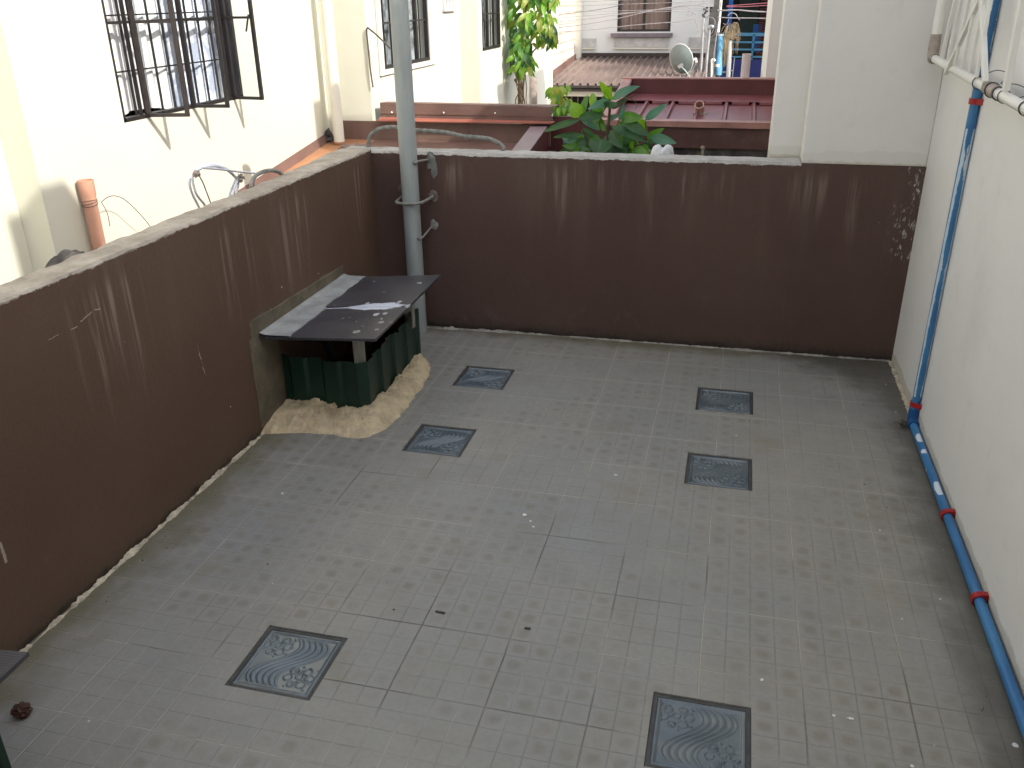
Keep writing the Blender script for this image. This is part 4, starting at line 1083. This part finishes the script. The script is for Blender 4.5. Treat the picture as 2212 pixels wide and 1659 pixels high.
# hanging vine
vy_ = 9.3
vn = thing('hanging_vine', 'tall green vine hanging against the cream house with bare tangled lower stems', 'vine', (AT(*z2(1850, 920), 1, vy_)[0], vy_, .4))
bm = NB(); uvl = bm.loops.layers.uv.new('UVMap')
def vine_leaf(x, y, spread=1):
    y3 = vy_+rnd.uniform(-.22, .18)
    B_ = AT(*z2(x, y), 1, y3); L_ = rnd.uniform(.10, .17)
    T_ = B_ + Vector((rnd.uniform(-.55,.55), rnd.uniform(-.6,.1), rnd.uniform(-1,-.35))).normalized()*L_
    leaf(bm, uvl, B_, T_, L_*rnd.uniform(.24, .38), rnd.choice([Br, Br, Md, Ye, Ye, D_, Br, Md]) , rnd.uniform(.05,.25), n=5)
for k in range(430):
    y = rnd.uniform(-420, 430); lo = 1740; hi = 2160
    if y > 120: lo += (y-120)*.15; 
    if y > 330 : hi = 1950
    x = rnd.uniform(lo, hi)
    if 1880 < x < 2020 and y > 250 and rnd.random() < .7: continue
    if mnoise.noise(Vector((x*.012, y*.012, 1))) > .28: continue
    vine_leaf(x, y)
for k in range(60): vine_leaf(rnd.uniform(1760, 1950), rnd.uniform(360, 600))
for k in range(14): vine_leaf(rnd.uniform(2020, 2140), rnd.uniform(200, 360))
obj('foliage', bm, LM, vn)
bm = NB()
for k in range(14):
    x0 = rnd.uniform(1815, 1885); x1 = rnd.uniform(1770, 1920); pts = []
    for j in range(7): t = j/6; pts.append(AT(*z2(x0*(1-t)+x1*t+rnd.uniform(-22, 22), 950-t*rnd.uniform(420, 560)), 1, vy_+rnd.uniform(-.05, .05)))
    tube(bm, spline(pts, 4), rnd.uniform(.003, .006), 5)
tube(bm, spline([AT(*z2(*p), 1, vy_) for p in ((1835,1000),(1830,800),(1835,560),(1860,300),(1900,0),(1900,-400))], 5), .012, 7)
tube(bm, spline([AT(*z2(*p), 1, vy_) for p in ((1880,560),(1960,450),(2060,330),(2120,0),(2100,-400))], 5), .008, 7)
obj('stem', bm, M['stem_pale'], vn)

# ------------------------------------------------------------------ far side of the street
bw = thing('block_wall', 'cream hollow block side wall at the left edge of the far corrugated roof', 'wall', (-1.25, 16.2, -3))
s = Sh('block_masonry')
bv = s.new('ShaderNodeTexBrick'); s.link(s.combine(s.y, s.z), bv.inputs['Vector']); bv.inputs['Scale'].default_value = 1
bv.inputs['Brick Width'].default_value = .30; bv.inputs['Row Height'].default_value = .145; bv.inputs['Mortar Size'].default_value = .008
bv.inputs['Color1'].default_value = (.60, .54, .47, 1); bv.inputs['Color2'].default_value = (.54, .47, .40, 1); bv.inputs['Mortar'].default_value = (.40, .31, .25, 1)
s.bump(X(s, bv.outputs['Fac']) * -1, .6, .01); MBK = s.fin(bv.outputs['Color'], .85)
bm = NB(); box(bm, (-1.45, 11.5, -3), (-1.25, 17.49, 3.0)); obj('masonry', bm, MBK, bw)
bm = NB(); box(bm, (-1.26, 17.30, -3), (-1.16, 17.488, 3.0)); box(bm, (-1.46, 11.5, 3.001), (-1.24, 17.49, 3.05)); obj('trim', bm, M['cream2'], bw)
fl_ = lambda y: .335+(.545-.335)*(y-14.5)/3.0
bm = NB(); hexa(bm, [(-1.249, 14.4, fl_(14.4)+.0), (-1.235, 14.4, fl_(14.4)), (-1.235, 17.29, fl_(17.29)), (-1.249, 17.29, fl_(17.29)), (-1.249, 14.4, fl_(14.4)+.11), (-1.235, 14.4, fl_(14.4)+.11), (-1.235, 17.29, fl_(17.29)+.09), (-1.249, 17.29, fl_(17.29)+.09)])
obj('flashing', bm, M['brown_metal'], bw)

FYR = 17.5
fh = thing('far_house', 'pale grey house across the street with tan curtained window', 'house', (0, FYR, -3))
bm = NB(); panel(bm, 1, FYR, FYR+.2, -1.60, 1.32, -3, 3.2, [(-.52, .45, .985, 2.3)]); obj('wall', bm, M['far_wall'], fh)
bm = NB(); box(bm, (-1.6, FYR+.7, .5), (1.4, FYR+.8, 3)); obj('interior', bm, M['dark'], fh)
bm = NB(); box(bm, (-1.8, FYR-.3, 3.202), (1.6, FYR+1.6, 3.3)); obj('roof', bm, M['brown_metal'], fh)
bm = NB()
for x in (-.50, -.035, .43): bar(bm, (x, FYR+.05, .985), (x, FYR+.05, 2.3), .045 if x != -.035 else .03, .05)
for z in (1.005, 2.28): bar(bm, (-.52, FYR+.052, z), (.45, FYR+.052, z), .05, .04)
fw = obj('window', bm, M['frame_dark'], fh)
bm = NB(); n = 80; g = []
for i in range(n+1):
    x = -.5+.93*i/n; g.append([bm.verts.new((x, FYR+.14+.008*math.sin(i*.7+2*math.sin(i*.31)), z)) for z in (.99, 2.3)])
for i in range(n): bm.faces.new((g[i][0], g[i+1][0], g[i+1][1], g[i][1]))
obj('curtain', bm, M['tan_curtain'], fw, smooth=True)
bm = NB(); box(bm, (-.62, FYR-.10, .90), (.50, FYR-.001, .962)); obj('sill', bm, simple('purple_grey_sill', (.16, .13, .15), .6), fw)
bm = NB(); box(bm, (-.555, FYR-.03, .725), (.45, FYR-.001, .885)); box(bm, (-1.155, FYR-.03, .72), (-.90, FYR-.001, .875)); box(bm, (.80, FYR-.03, .72), (1.1, FYR-.001, .89)); obj('apron_panel', bm, M['far_trim'], fh)
bm = NB(); box(bm, (-.56, FYR-.045, .690), (.455, FYR-.001, .718)); box(bm, (-1.158, FYR-.045, .69), (-.895, FYR-.001, .715)); box(bm, (.795, FYR-.045, .69), (1.1, FYR-.001, .715)); obj('apron_ledge', bm, M['cream2'], fh)
bm = NB(); box(bm, (-1.14, FYR-.12, .548), (1.30, FYR-.02, .625)); obj('ridge_flashing', bm, M['frame_rust'], fh)
cr = thing('corrugated_roof', 'weathered brown corrugated carport roof in front of the far house', 'roof', (0, 16, .4))
bm = NB(); x = -1.233; prev = None; rows = []
while x < 1.15:
    for dx_, dz_ in ((0, 0), (.080, 0), (.086, .034), (.106, .034), (.112, 0)):
        rows.append([bm.verts.new((x+dx_, y, fl_(y)+dz_)) for y in (14.42, 17.38)])
    x += .122
for i in range(len(rows)-1): bm.faces.new((rows[i][0], rows[i+1][0], rows[i+1][1], rows[i][1]))
obj('sheet', bm, M['far_roof'], cr)
bm = NB(); box(bm, (-1.24, 14.34, .245), (1.22, 14.41, .285)); box(bm, (-1.24, 14.32, .300), (1.22, 14.41, .333)); obj('gutter', bm, M['frame_rust'], cr)
bm = NB(); box(bm, (-1.24, 14.43, .165), (1.22, 14.5, .243)); obj('beam', bm, M['cream2'], cr)
bm = NB(); box(bm, (-1.24, 14.9, -3), (1.22, 15.0, .30)); obj('dark_backing', bm, M['dark'], cr)
bm = NB()
for k in range(14): bar(bm, (-1.15+k*.1, 14.8, -1), (-1.15+k*.1, 14.8, .16), .01, .01)
obj('gate_bars', bm, M['wood'], cr)

tall = NB(); box(tall, (4.2, 14.8, -3), (8, 17.2, 7.5)); tag(obj('shade_block', tall, M['far_wall'], loc=(6, 16, -3)), 'unseen tall block added to shade the far house and its roof', 'house')  # out of view, put in to throw shade across the street
# blue building
bb = thing('blue_building', 'deep blue building with pale blue railing beside the utility poles', 'building', (2, 19.5, -3))
bm = NB(); box(bm, (1.25, 18.3, -3), (4, 18.5, .455)); obj('lower_wall', bm, M['navy'], bb)
bm = NB(); box(bm, (1.1, 21.4, -3), (5, 21.5, 3.2)); box(bm, (1.1, 18.5, 2.2), (5, 21.4, 2.4)); obj('recess', bm, M['dark'], bb)
bm = NB(); box(bm, (1.42, 18.52, .46), (1.50, 18.62, 2.2)); obj('post', bm, M['blue_post'], bb)
bm = NB(); box(bm, (1.92, 20.6, .46), (2.1, 20.7, 1.0)); obj('panel', bm, M['blue_post'], bb)
bm = NB(); box(bm, (1.3, 18.7, .46), (1.42, 18.8, 2.2)); obj('corner_pier', bm, M['navy'], bb)
bm = NB()
for k in range(24):
    z = .42+k*.052; bar(bm, (2.02, 20.2, z), (2.9, 20.2, z+.004), .03, .03)
obj('louvre', bm, M['red_slat'], bb)
bm = NB(); box(bm, (1.6, 20.9, .46), (2.0, 21.0, 1.5)); obj('green_door', bm, simple('dark_green_door', (.02, .035, .025), .6), bb)
ra = lambda x, y: AT(*z3(x, y), 1, 18.42)
bm = NB()
for (y, t_) in ((302, .055), (371, .03), (435, .03), (500, .028)):
    a = ra(1690, y); b = ra(2160, y+3); bar(bm, (a[0], 18.42, a[2]), (b[0], 18.42, b[2]), .04, t_)
for x in (1912, 2120): a = ra(x, 300); bar(bm, (a[0], 18.42, .44), (a[0], 18.42, a[2]), .04, .03)
obj('railing', bm, M['light_blue'], bb)

# ------------------------------------------------------------------ utility pole cluster
UY = 16.0
def zu(x, y, Y_=UY): return AT(*zA(x, y), 1, Y_)
up = thing('utility_pole', 'square concrete utility pole in front of the far house, hung with cables', 'utility pole', (1.19, UY, -3))
a = zu(745, 1370); b = zu(925, 1370); bm = NB()
hexa(bm, [(a[0]-.01, UY, -3), (b[0]-.02, UY, -3), (b[0]-.02, UY+.16, -3), (a[0]-.01, UY+.16, -3), (a[0]+.0, UY, 2.9), (b[0]-.02, UY, 2.9), (b[0]-.02, UY+.14, 2.9), (a[0]+.0, UY+.14, 2.9)])
obj('shaft', bm, M['utility'], up, bevel=.008)
bm = NB()
for k, (x, y) in enumerate(((735,165),(755,225),(735,290),(785,130),(850,110),(835,80),(850,180),(720,265),(780,190),(900,60))):
    p = zu(x, y); lump(bm, (p[0], UY-.03, p[2]), .022, k, 2, .5)
obj('insulator', bm, M['wire_d'], up)
bm = NB(); p = zu(840, 60); box(bm, (p[0]-.06, UY-.06, p[2]-.05), (p[0]+.06, UY-.01, p[2]+.06)); obj('junction_box', bm, M['steel'], up)
bm = NB(); p = zu(825, 470)
pts = [zu(x, y, UY-.05) for x, y in ((800,300),(730,400),(705,500),(730,590),(800,640),(880,640),(925,580),(940,450),(900,330),(820,300),(770,290))]
tube(bm, spline(pts, 6), .006, 6); pts = [zu(x, y, UY-.06) for x, y in ((840,240),(780,320),(735,420),(745,540),(800,610),(860,590),(900,500),(925,360))]; tube(bm, spline(pts, 6), .007, 6)
obj('cable_loop', bm, M['wire_w'], up)
def conduit(name, pts, r, mat, label, Y_=UY-.07, cap=None):
    P = [zu(x, y, Y_) for x, y in pts]; bm = NB(); base = Vector((P[0][0], Y_, -3)); tube(bm, [base]+[Vector(p) for p in P], r, 14)
    t = thing(name, label, 'conduit', base); obj('pipe', bm, mat, t, smooth=True)
    if cap:
        bm = NB(); c = P[-1]; tube(bm, spline([Vector(c), Vector(c)+Vector((.0,-.01,.03)), Vector(c)+Vector((.03,-.01,.045)), Vector(c)+Vector((.055,-.01,.02))], 4), [r*1.25]*13, 12); obj('weatherhead', bm, mat, t)
    return t
conduit('conduit', ((665,1370),(690,1000),(705,640),(725,330)), .026, M['steel'], 'left galvanised conduit running up the concrete utility pole')
conduit('conduit', ((755,1370),(790,900),(820,640),(825,520)), .024, M['steel'], 'middle galvanised conduit with curved weatherhead on the utility pole', UY-.09, True)
conduit('conduit', ((858,1370),(862,1100)), .016, M['white_pvc'], 'short thin white conduit at the right foot of the utility pole', UY-.05, True)
conduit('conduit', ((880,1370),(905,960),(950,600),(985,380),(1010,180),(1035,0)), .008, M['wire_w'], 'thin white riser cable conduit leaning across the utility pole', UY-.12)
bm = NB(); P = [zu(965, 560, UY+.1), zu(990, 0, UY+.1)]; tube(bm, [(P[0][0], UY+.1, P[0][2]), (P[0][0]+.012, UY+.1, 2.6)], .038, 18)
solo('white_post', bm, M['white_pvc'], 'thick bright white pipe standing above the blue tarp', 'pipe', (P[0][0], UY+.1, .9), smooth=True)
tp = thing('tarp_wrapped_post', 'post wrapped in light blue tarp tied with a white band', 'post', (1.36, UY+.1, -3))
bm = NB(); c0 = zu(975, 1330); c1 = zu(1010, 600); rows = []
for i in range(26):
    t = i/25; z = c0[2]+(c1[2]-c0[2])*t; cx = c0[0]+(c1[0]-c0[0])*t; rr_ = .060+.006*math.sin(t*9)
    rows.append([bm.verts.new((cx+rr_*(1+.10*mnoise.noise(Vector((k*.9, z*4, 0))))*math.cos(k*2*math.pi/24), UY+.1+rr_*(1+.1*mnoise.noise(Vector((k*.9, z*5, 3))))*math.sin(k*2*math.pi/24), z)) for k in range(24)])
for i in range(25):
    for k in range(24): bm.faces.new((rows[i][k], rows[i][(k+1)%24], rows[i+1][(k+1)%24], rows[i+1][k]))
bm.faces.new(rows[0]); bm.faces.new(rows[-1][::-1])
obj('tarp', bm, M['tarp'], tp, smooth=True)
bm = NB(); c = zu(970, 1160); tube(bm, [(c[0], UY+.1, c[2]-.022), (c[0], UY+.1, c[2]+.022)], .068, 22); obj('band', bm, M['white_pvc'], tp)
bm = NB(); c = zu(1005, 620); tube(bm, [(c[0], UY+.1, c[2]-.01), (c[0], UY+.1, c[2]+.01)], .068, 22); obj('band', bm, M['white_pvc'], tp)
bm = NB(); tube(bm, [(c0[0], UY+.1, -3), (c0[0], UY+.1, .4)], .04, 14); obj('post', bm, M['utility'], tp)
bp = thing('planter_post', 'white pipe post topped with a dry straw coloured plant', 'plant post', (1.56, UY+.1, -3))
c0 = zu(1160, 1280); c1 = zu(1190, 720)
bm = NB(); tube(bm, [(c0[0], UY+.1, -3), (c0[0], UY+.1, c0[2]), (c1[0], UY+.1, c1[2])], .036, 16); obj('pipe', bm, M['white_pvc'], bp, smooth=True)
bm = NB()
for k in range(150):
    a = rnd.uniform(0, 6.28); o_ = Vector((c1[0]+rnd.uniform(-.03,.03), UY+.1+rnd.uniform(-.03,.03), c1[2]+.02)); out_ = rnd.uniform(.04, .17); upv = rnd.uniform(-.02, .26)
    dn = rnd.uniform(.0, .35) if rnd.random() < .6 else -.05
    if rnd.random() < .35: a = rnd.uniform(2.5, 3.8); out_ = rnd.uniform(.04, .09); dn = rnd.uniform(.2, .45); upv = .03
    d = Vector((math.cos(a), math.sin(a)*.5, 0))
    P = spline([o_, o_+d*out_*.5+Vector((0,0,upv)), o_+d*out_+Vector((0,0,upv*.6)), o_+d*out_*1.2+Vector((0,0,upv*.4-dn))], 4)
    tube(bm, P, [.0045*(1-.6*i/len(P)) for i in range(len(P))], 4)
obj('dry_leaves', bm, M['straw'], bp)
bm = NB(); a = zu(1020, 1280); b = zu(1200, 1275); bar(bm, (a[0], UY+.1, a[2]), (b[0], UY+.1, b[2]), .02, .02); a = zu(1190, 1245); b = zu(1250, 1240); bar(bm, a, b, .02, .015); a = zu(1230, 1370); b = zu(1270, 1010); bar(bm, a, b, .014, .014); obj('support_bar', bm, M['steel'], bp)

# satellite dish
DY = 15.4
dc = AT(*zA(305, 1050), 1, DY)
sdsh = thing('satellite_dish', 'grey green satellite dish on a slanted mast above the maroon roof', 'satellite dish', (dc[0], DY, dc[2]))
N_ = Vector((.74, -.34, .30)).normalized(); rot = N_.to_track_quat('Z', 'Y').to_matrix()
N_ = (AX[0]*.72 + AX[1]*.48 + AX[2]*.50).normalized(); rot = N_.to_track_quat('Z', 'X').to_matrix()
bm = NB(); rr_ = .232; rows = []
for i in range(11):
    t = i/10; rows.append([bm.verts.new(dc + rot @ Vector((rr_*t*math.cos(k*math.pi/20), rr_*t*math.sin(k*math.pi/20), .075*t*t-.04))) for k in range(40)])
for i in range(10):
    for k in range(40): bm.faces.new((rows[i][k], rows[i][(k+1)%40], rows[i+1][(k+1)%40], rows[i+1][k])) if i else None
bm.faces.new(rows[1])
bmesh.ops.recalc_face_normals(bm, faces=bm.faces)
o = obj('reflector', bm, M['dish'], sdsh, smooth=True); md = o.modifiers.new('solid', 'SOLIDIFY'); md.thickness = .006
bm = NB(); ring = [dc + rot @ Vector((rr_*math.cos(k*math.pi/20), rr_*math.sin(k*math.pi/20), .036)) for k in range(41)]; tube(bm, ring, .006, 6, caps=False); obj('rim', bm, M['white_pvc'], sdsh)
L_ = lambda x, y, d=0: AT(*zA(x, y), 1, DY+d)
bm = NB(); tube(bm, [L_(310,1160,-.04), L_(400,1250,-.04), L_(490,1372,-.04), L_(600,1560,-.04)], .013, 10); obj('mast', bm, M['dish'], sdsh)
bm = NB(); p = L_(312,1165,-.04); bar(bm, p+Vector((-.03,0,-.02)), p+Vector((.04,0,.03)), .05, .05); obj('bracket', bm, M['steel'], sdsh)
bm = NB(); tube(bm, spline([L_(380,1210,-.02), L_(440,1275), L_(480,1285), L_(530,1220), L_(600,1085)], 5), .008, 8); obj('feed_arm', bm, M['dish'], sdsh)
bm = NB(); tube(bm, [L_(545,1050), L_(605,1045)], .022, 12); bar(bm, L_(590,1040), L_(600,1100), .03, .03); obj('feed_horn', bm, M['white_pvc'], sdsh)
bm = NB(); tube(bm, [L_(600,1400,.2), L_(602,1240,.2)], .007, 6); lump(bm, L_(600,1245,.2), .015, 1, 2, .5); bar(bm, L_(565,1360,.2), L_(640,1355,.2), .02, .02)
solo('roof_bracket', bm, M['wire_d'], 'small black iron bracket between the satellite dish and the utility pole', 'bracket', L_(600,1400,.2))

# cables
W3 = [([(165,245),(420,215),(700,165),(900,120),(1180,62),(1400,45),(1480,60)], 'wire_w', .006, 'pale cable sagging from the vine to the pole over the curtained window'),
      ([(150,285),(400,268),(690,240),(850,222),(1060,205),(1260,190),(1380,168),(1400,200),(1430,300)], 'wire_w', .006, 'lowest loose pale cable crossing the far house window with a droop near the pole'),
      ([(180,100),(600,98),(1000,88),(1480,72)], 'wire_w', .004, 'thin straight cable crossing the middle of the curtained window'),
      ([(190,128),(600,75),(900,0),(1000,-60)], 'wire_d', .004, 'thin dark cable rising steeply left of the far house window'),
      ([(200,190),(500,160),(700,130),(1180,70),(1500,30)], 'wire_w', .005, 'cable rising gently behind the vine towards the pole head'),
      ([(180,160),(690,118),(1150,100),(1480,92)], 'wire_w', .004, 'thin pale cable second from the bottom left of the pole'),
      ([(200,25),(700,2),(1100,-20)], 'wire_w', .004, 'thin cable nearest the top edge above the block wall'),
      ([(190,60),(600,42),(1000,30),(1500,10)], 'wire_w', .004, 'thin cable just under the topmost one left of the pole'),
      ([(1180,75),(1230,60),(1290,55),(1350,80),(1370,120),(1345,140),(1322,125),(1340,100),(1405,130)], 'wire_w', .005, 'curly loose cable end beside the curtained window'),
      ([(1590,90),(1660,92),(1760,88),(1900,100),(2110,108)], 'wire_w', .011, 'thick twisted white cable running right from the pole head'),
      ([(1590,152),(1700,158),(1900,160),(2110,164)], 'wire_w', .008, 'lower straight white cable running right from the pole'),
      ([(1670,52),(1850,40),(2110,20)], 'wire_r', .006, 'upper dull red cable crossing the blue building'),
      ([(1670,60),(1850,58),(2110,40)], 'wire_r', .006, 'lower dull red cable crossing the blue building'),
      ([(1680,140),(1710,115),(1750,125),(1770,160),(1785,175)], 'wire_w', .007, 'short curled cable scrap hanging in front of the blue building'),
      ([(1640,205),(1660,215),(1680,200),(1690,160)], 'wire_w', .004, 'small looped wire right of the thick white pipe')]
for k, (pts, m_, r, lab) in enumerate(W3):
    bm = NB(); P = spline([AT(*z3(*p), 1, 15.7 if k < 9 else 15.8) for p in pts], 8); tube(bm, P, r, 6)
    solo('cable', bm, M[m_], lab, 'cable', P[0], 'cables strung to the utility pole', smooth=True)

# ------------------------------------------------------------------ blue water pipe on the right wall
bp_ = thing('water_pipe', 'blue water pipe running down the white wall and along its foot', 'pipe', (2.572, 3.87, 0))
bx, by = 2.5725, 3.872
bm = NB(); tube(bm, [(bx, by, .045), (bx, by, 3.2)], .0165, 24); obj('upright_pipe', bm, M['blue'], bp_, smooth=True)
bm = NB(); tube(bm, [(bx-.002, by-.03, .018), (bx-.004, 2.6, .018), (bx-.010, 1.6, .020), (bx-.012, .0, .020), (bx-.012, -.59, .02)], .0152, 24); obj('floor_pipe', bm, M['blue'], bp_, smooth=True)
bm = NB(); tube(bm, spline([(bx, by, .075), (bx, by, .045), (bx, by-.004, .026), (bx, by-.02, .019), (bx-.001, by-.05, .018)], 5), .0215, 24)
obj('elbow', bm, simple('dark_blue_elbow', (.012, .08, .24), .4, .2, 20), bp_, smooth=True)
def clamp(pt, axis, mat, r=.0195):
    bm = NB(); pt = Vector(pt)
    if axis == 'z':
        pts = [pt + Vector((-r*math.sin(a)*1.0 + 0, r*math.cos(a), 0)) for a in [q*math.pi/12 for q in range(13)]]
        pts = [Vector((TW-.001, pt.y+r+.012, pt.z)), Vector((pt.x+.004, pt.y+r+.003, pt.z))] + pts + [Vector((pt.x+.004, pt.y-r-.003, pt.z)), Vector((TW-.001, pt.y-r-.012, pt.z))]
        for a_, b_ in zip(pts[:-1], pts[1:]): bar(bm, a_, b_, .004, .020, (0, 0, 1))
        bar(bm, (pt.x, pt.y+r+.006, pt.z), (pt.x, pt.y+r+.020, pt.z), .012, .024)
    else:
        pts = [pt + Vector((-r*math.cos(a), 0, r*math.sin(a))) for a in [q*math.pi/12 for q in range(-3, 13)]]
        pts += [Vector((pt.x+r+.004, pt.y, pt.z+.014)), Vector((TW-.001, pt.y, pt.z+.016))]
        for a_, b_ in zip(pts[:-1], pts[1:]): bar(bm, a_, b_, .004, .022, (0, 1, 0))
        bar(bm, (pt.x-.001, pt.y, pt.z+r), (TW-.001, pt.y, pt.z+r+.002), .018, .007)
    return obj('clamp', bm, mat, bp_)
clamp((bx, by, 1.262), 'z', M['red']); clamp((bx, by, .095), 'z', M['red'])
clamp((bx-.003, 3.150, .018), 'y', M['red']); clamp((bx-.004, 2.700, .018), 'y', M['red']); clamp((bx-.009, 2.13, .019), 'y', M['red'])
bm = NB()
for k in range(26):
    p = Vector((2.555+rnd.uniform(-.03, .01), 3.86+rnd.uniform(-.05, .03), .004)); q = p+Vector((rnd.uniform(-.04,.02), rnd.uniform(-.03,.03), rnd.uniform(0,.01)))
    tube(bm, [p, p.lerp(q, .5)+Vector((0,0,.004)), q], .0012, 4)
solo('lint_tuft', bm, M['grime'], 'small tuft of dark lint on the floor by the blue elbow', 'lint', (2.54, 3.85, 0))

# ------------------------------------------------------------------ white trellis on the right wall
TX = 2.518
tr = thing('trellis', 'white plastic pipe trellis tied along the upper right wall', 'trellis', (TX, 3.6, 1.35))
za = lambda y: 1.367 - (4.47-y)*.030
bm = NB(); tube(bm, [(TX, 4.455, za(4.455)), (TX, 3.0, za(3.0)), (TX, 1.2, za(1.2))], .0155, 20); obj('bottom_rail', bm, M['white_pvc'], tr, smooth=True)
bm = NB(); tube(bm, [(TX, 4.465, 1.40), (TX, 4.462, 3.0)], .0185, 20); obj('end_post', bm, M['white_pvc'], tr, smooth=True)
bm = NB(); tube(bm, [(TX, 1.2, 3.0), (TX, 4.46, 3.0)], .0155, 16); obj('top_rail', bm, M['white_pvc'], tr, smooth=True)
bm = NB(); tube(bm, spline([(TX, 4.43, za(4.43)), (TX, 4.455, za(4.45)), (TX, 4.466, 1.385), (TX, 4.466, 1.41), (TX, 4.465, 1.455)], 4), .0215, 18); obj('elbow', bm, M['coupling'], tr, smooth=True)
bm = NB(); tube(bm, [(TX, 3.52, za(3.52)), (TX, 3.40, za(3.40))], .0195, 18); obj('coupling', bm, M['coupling'], tr, smooth=True)
z4 = lambda x, y: ((3040+x*.4822)/1.8445, y*.4822/1.8445)
for (a, b, wd) in (((1480,470),(1590,0),.016), ((1528,500),(1640,0),.014), ((1510,605),(1790,0),.018), ((1585,540),(1700,0),.013), ((1640,570),(1765,0),.013), ((1703,605),(1815,50),.013), ((1763,640),(1825,300),.014), ((1837,690),(1810,0),.020), ((2005,752),(2145,0),.022)):
    A_ = AT(*z4(*a), 0, TX-.016); B_ = AT(*z4(*b), 0, TX-.016)
    d = (B_-A_); B2 = A_ + d * ((3.0-A_[2])/d[2]) if abs(d[2]) > 1e-3 else B_
    bm = NB(); bar(bm, A_, B2, wd, wd*.8, (1, 0, 0)); obj('slat', bm, M['white_pvc'], tr, bevel=.002)
for k in range(5):
    y = 2.95 - k*.33; bm = NB(); bar(bm, (TX-.012, y, 1.31), (TX-.012, y, 3.0), .018, .015, (1, 0, 0)); obj('slat', bm, M['white_pvc'], tr, bevel=.002)
def loop(y, r=.0175, n=2, sp=.004):
    bm = NB()
    for q in range(n):
        tube(bm, [(TX-r*math.cos(a), y+sp*q+.006*math.sin(a), za(y)+r*math.sin(a)) for a in [k*math.pi/9 for k in range(19)]], .0015, 5)
    obj('wire_tie', bm, M['tie'], tr)
loop(4.40, n=1); loop(3.635, .020, 2); loop(3.46, .0215, 2); loop(3.375, .019, 2, .006); loop(3.32, .018, 1); loop(3.09, .018, 2)
bm = NB(); tube(bm, spline([(TX-.01, 3.63, za(3.6)+.016), (TX+.03, 3.58, 1.385), (TX+.05, 3.5, 1.375), (TX+.01, 3.42, 1.36), (TX+.03, 3.33, 1.365), (TX+.05, 3.25, 1.35), (TX+.0, 3.2, 1.34)], 6), .0014, 5); obj('wire_tail', bm, M['tie'], tr)

# ------------------------------------------------------------------ small things on the floor
bm = NB(); lump(bm, (.180, 1.705, .017), .020, 4, 4, .35, (1, 1, .92), 2.2)
solo('stone', bm, M['seed'], 'small dark brown round stone beside the lid at lower left', 'stone', (.18, 1.705, 0))
for k, (u, v, s_, lab) in enumerate(((1133,1112,.016,'largest white paint flake in the middle of the floor'), (1146,1126,.010,'tiny white paint flake just below the largest one'), (1152,1138,.010,'lowest of the three small white paint flakes mid floor'),
        (1837,1552,.014,'white streak of dried paint on the floor at lower right'), (1802,1546,.010,'white paint speck left of the dried paint streak'), (1646,1469,.010,'round white paint drop above the bottom right glass block'), (610,1066,.010,'white paint drop on the floor below the green hutch'), (1970,1655,.010,'white paint drop at the bottom right edge of the floor'))):
    p = AT(u, v, 2, .001); bm = NB(); n = 14
    ra_ = random.Random(k); pr = [s_*.5*ra_.uniform(.55, 1.1) for _ in range(n)]
    top = [bm.verts.new((p[0]+pr[i]*math.cos(2*math.pi*i/n)*(1.5 if k == 3 else 1), p[1]+pr[i]*math.sin(2*math.pi*i/n)*(.5 if k == 3 else 1), .0022)) for i in range(n)]
    bot = [bm.verts.new((v_.co.x, v_.co.y, .0005)) for v_ in top]
    bm.faces.new(top)
    for i in range(n): bm.faces.new((top[i], bot[i], bot[(i+1)%n], top[(i+1)%n]))
    solo('paint_flake', bm, M['flake'], lab, 'paint flake', (p[0], p[1], 0), 'white paint flakes on the floor')
for k, (u, v, du, dv, lab) in enumerate(((941,1320,20,4,'longer dark wood splinter lying on the centre floor tiles'), (1133,1356,13,2,'shorter dark wood splinter right of the long one on the tiles'))):
    a = AT(u, v, 2, .003); b = AT(u+du, v+dv, 2, .003); bm = NB(); bar(bm, a, b, .006, .003); solo('splinter', bm, M['dark_rust'], lab, 'splinter', a, 'dark splinters on the tiles')

# loose grit along the edges of the floor and round the hutch
bm = NB(); g_ = random.Random(11)
for k in range(420):
    m_ = g_.random()
    if m_ < .35: x, y = .02 + abs(g_.gauss(0, .05)), g_.uniform(1.5, 3.2)
    elif m_ < .6: x, y = TW-.05-abs(g_.gauss(0, .12)), g_.uniform(1.3, 4.5)
    elif m_ < .8: x, y = .50 + g_.gauss(0, .05), g_.uniform(3.1, 4.1)
    else: x, y = g_.uniform(.05, 2.5), g_.uniform(1.3, 4.5)
    q = g_.uniform(.0009, .0026); c = Vector((x, y, q*.8))
    v = [bm.verts.new(c + Vector((g_.uniform(-1, 1), g_.uniform(-1, 1), z))*q) for z in (-.8, -.8, -.8, 1)]
    for f in ((0,1,2), (0,1,3), (1,2,3), (0,2,3)): bm.faces.new([v[i] for i in f]).material_index = 0 if g_.random() < .45 else 1
tag(obj('grit', bm, [M['crust'], M['grime']]), 'loose pale and dark grit scattered along the edges of the tiled floor', 'grit', kind='stuff')
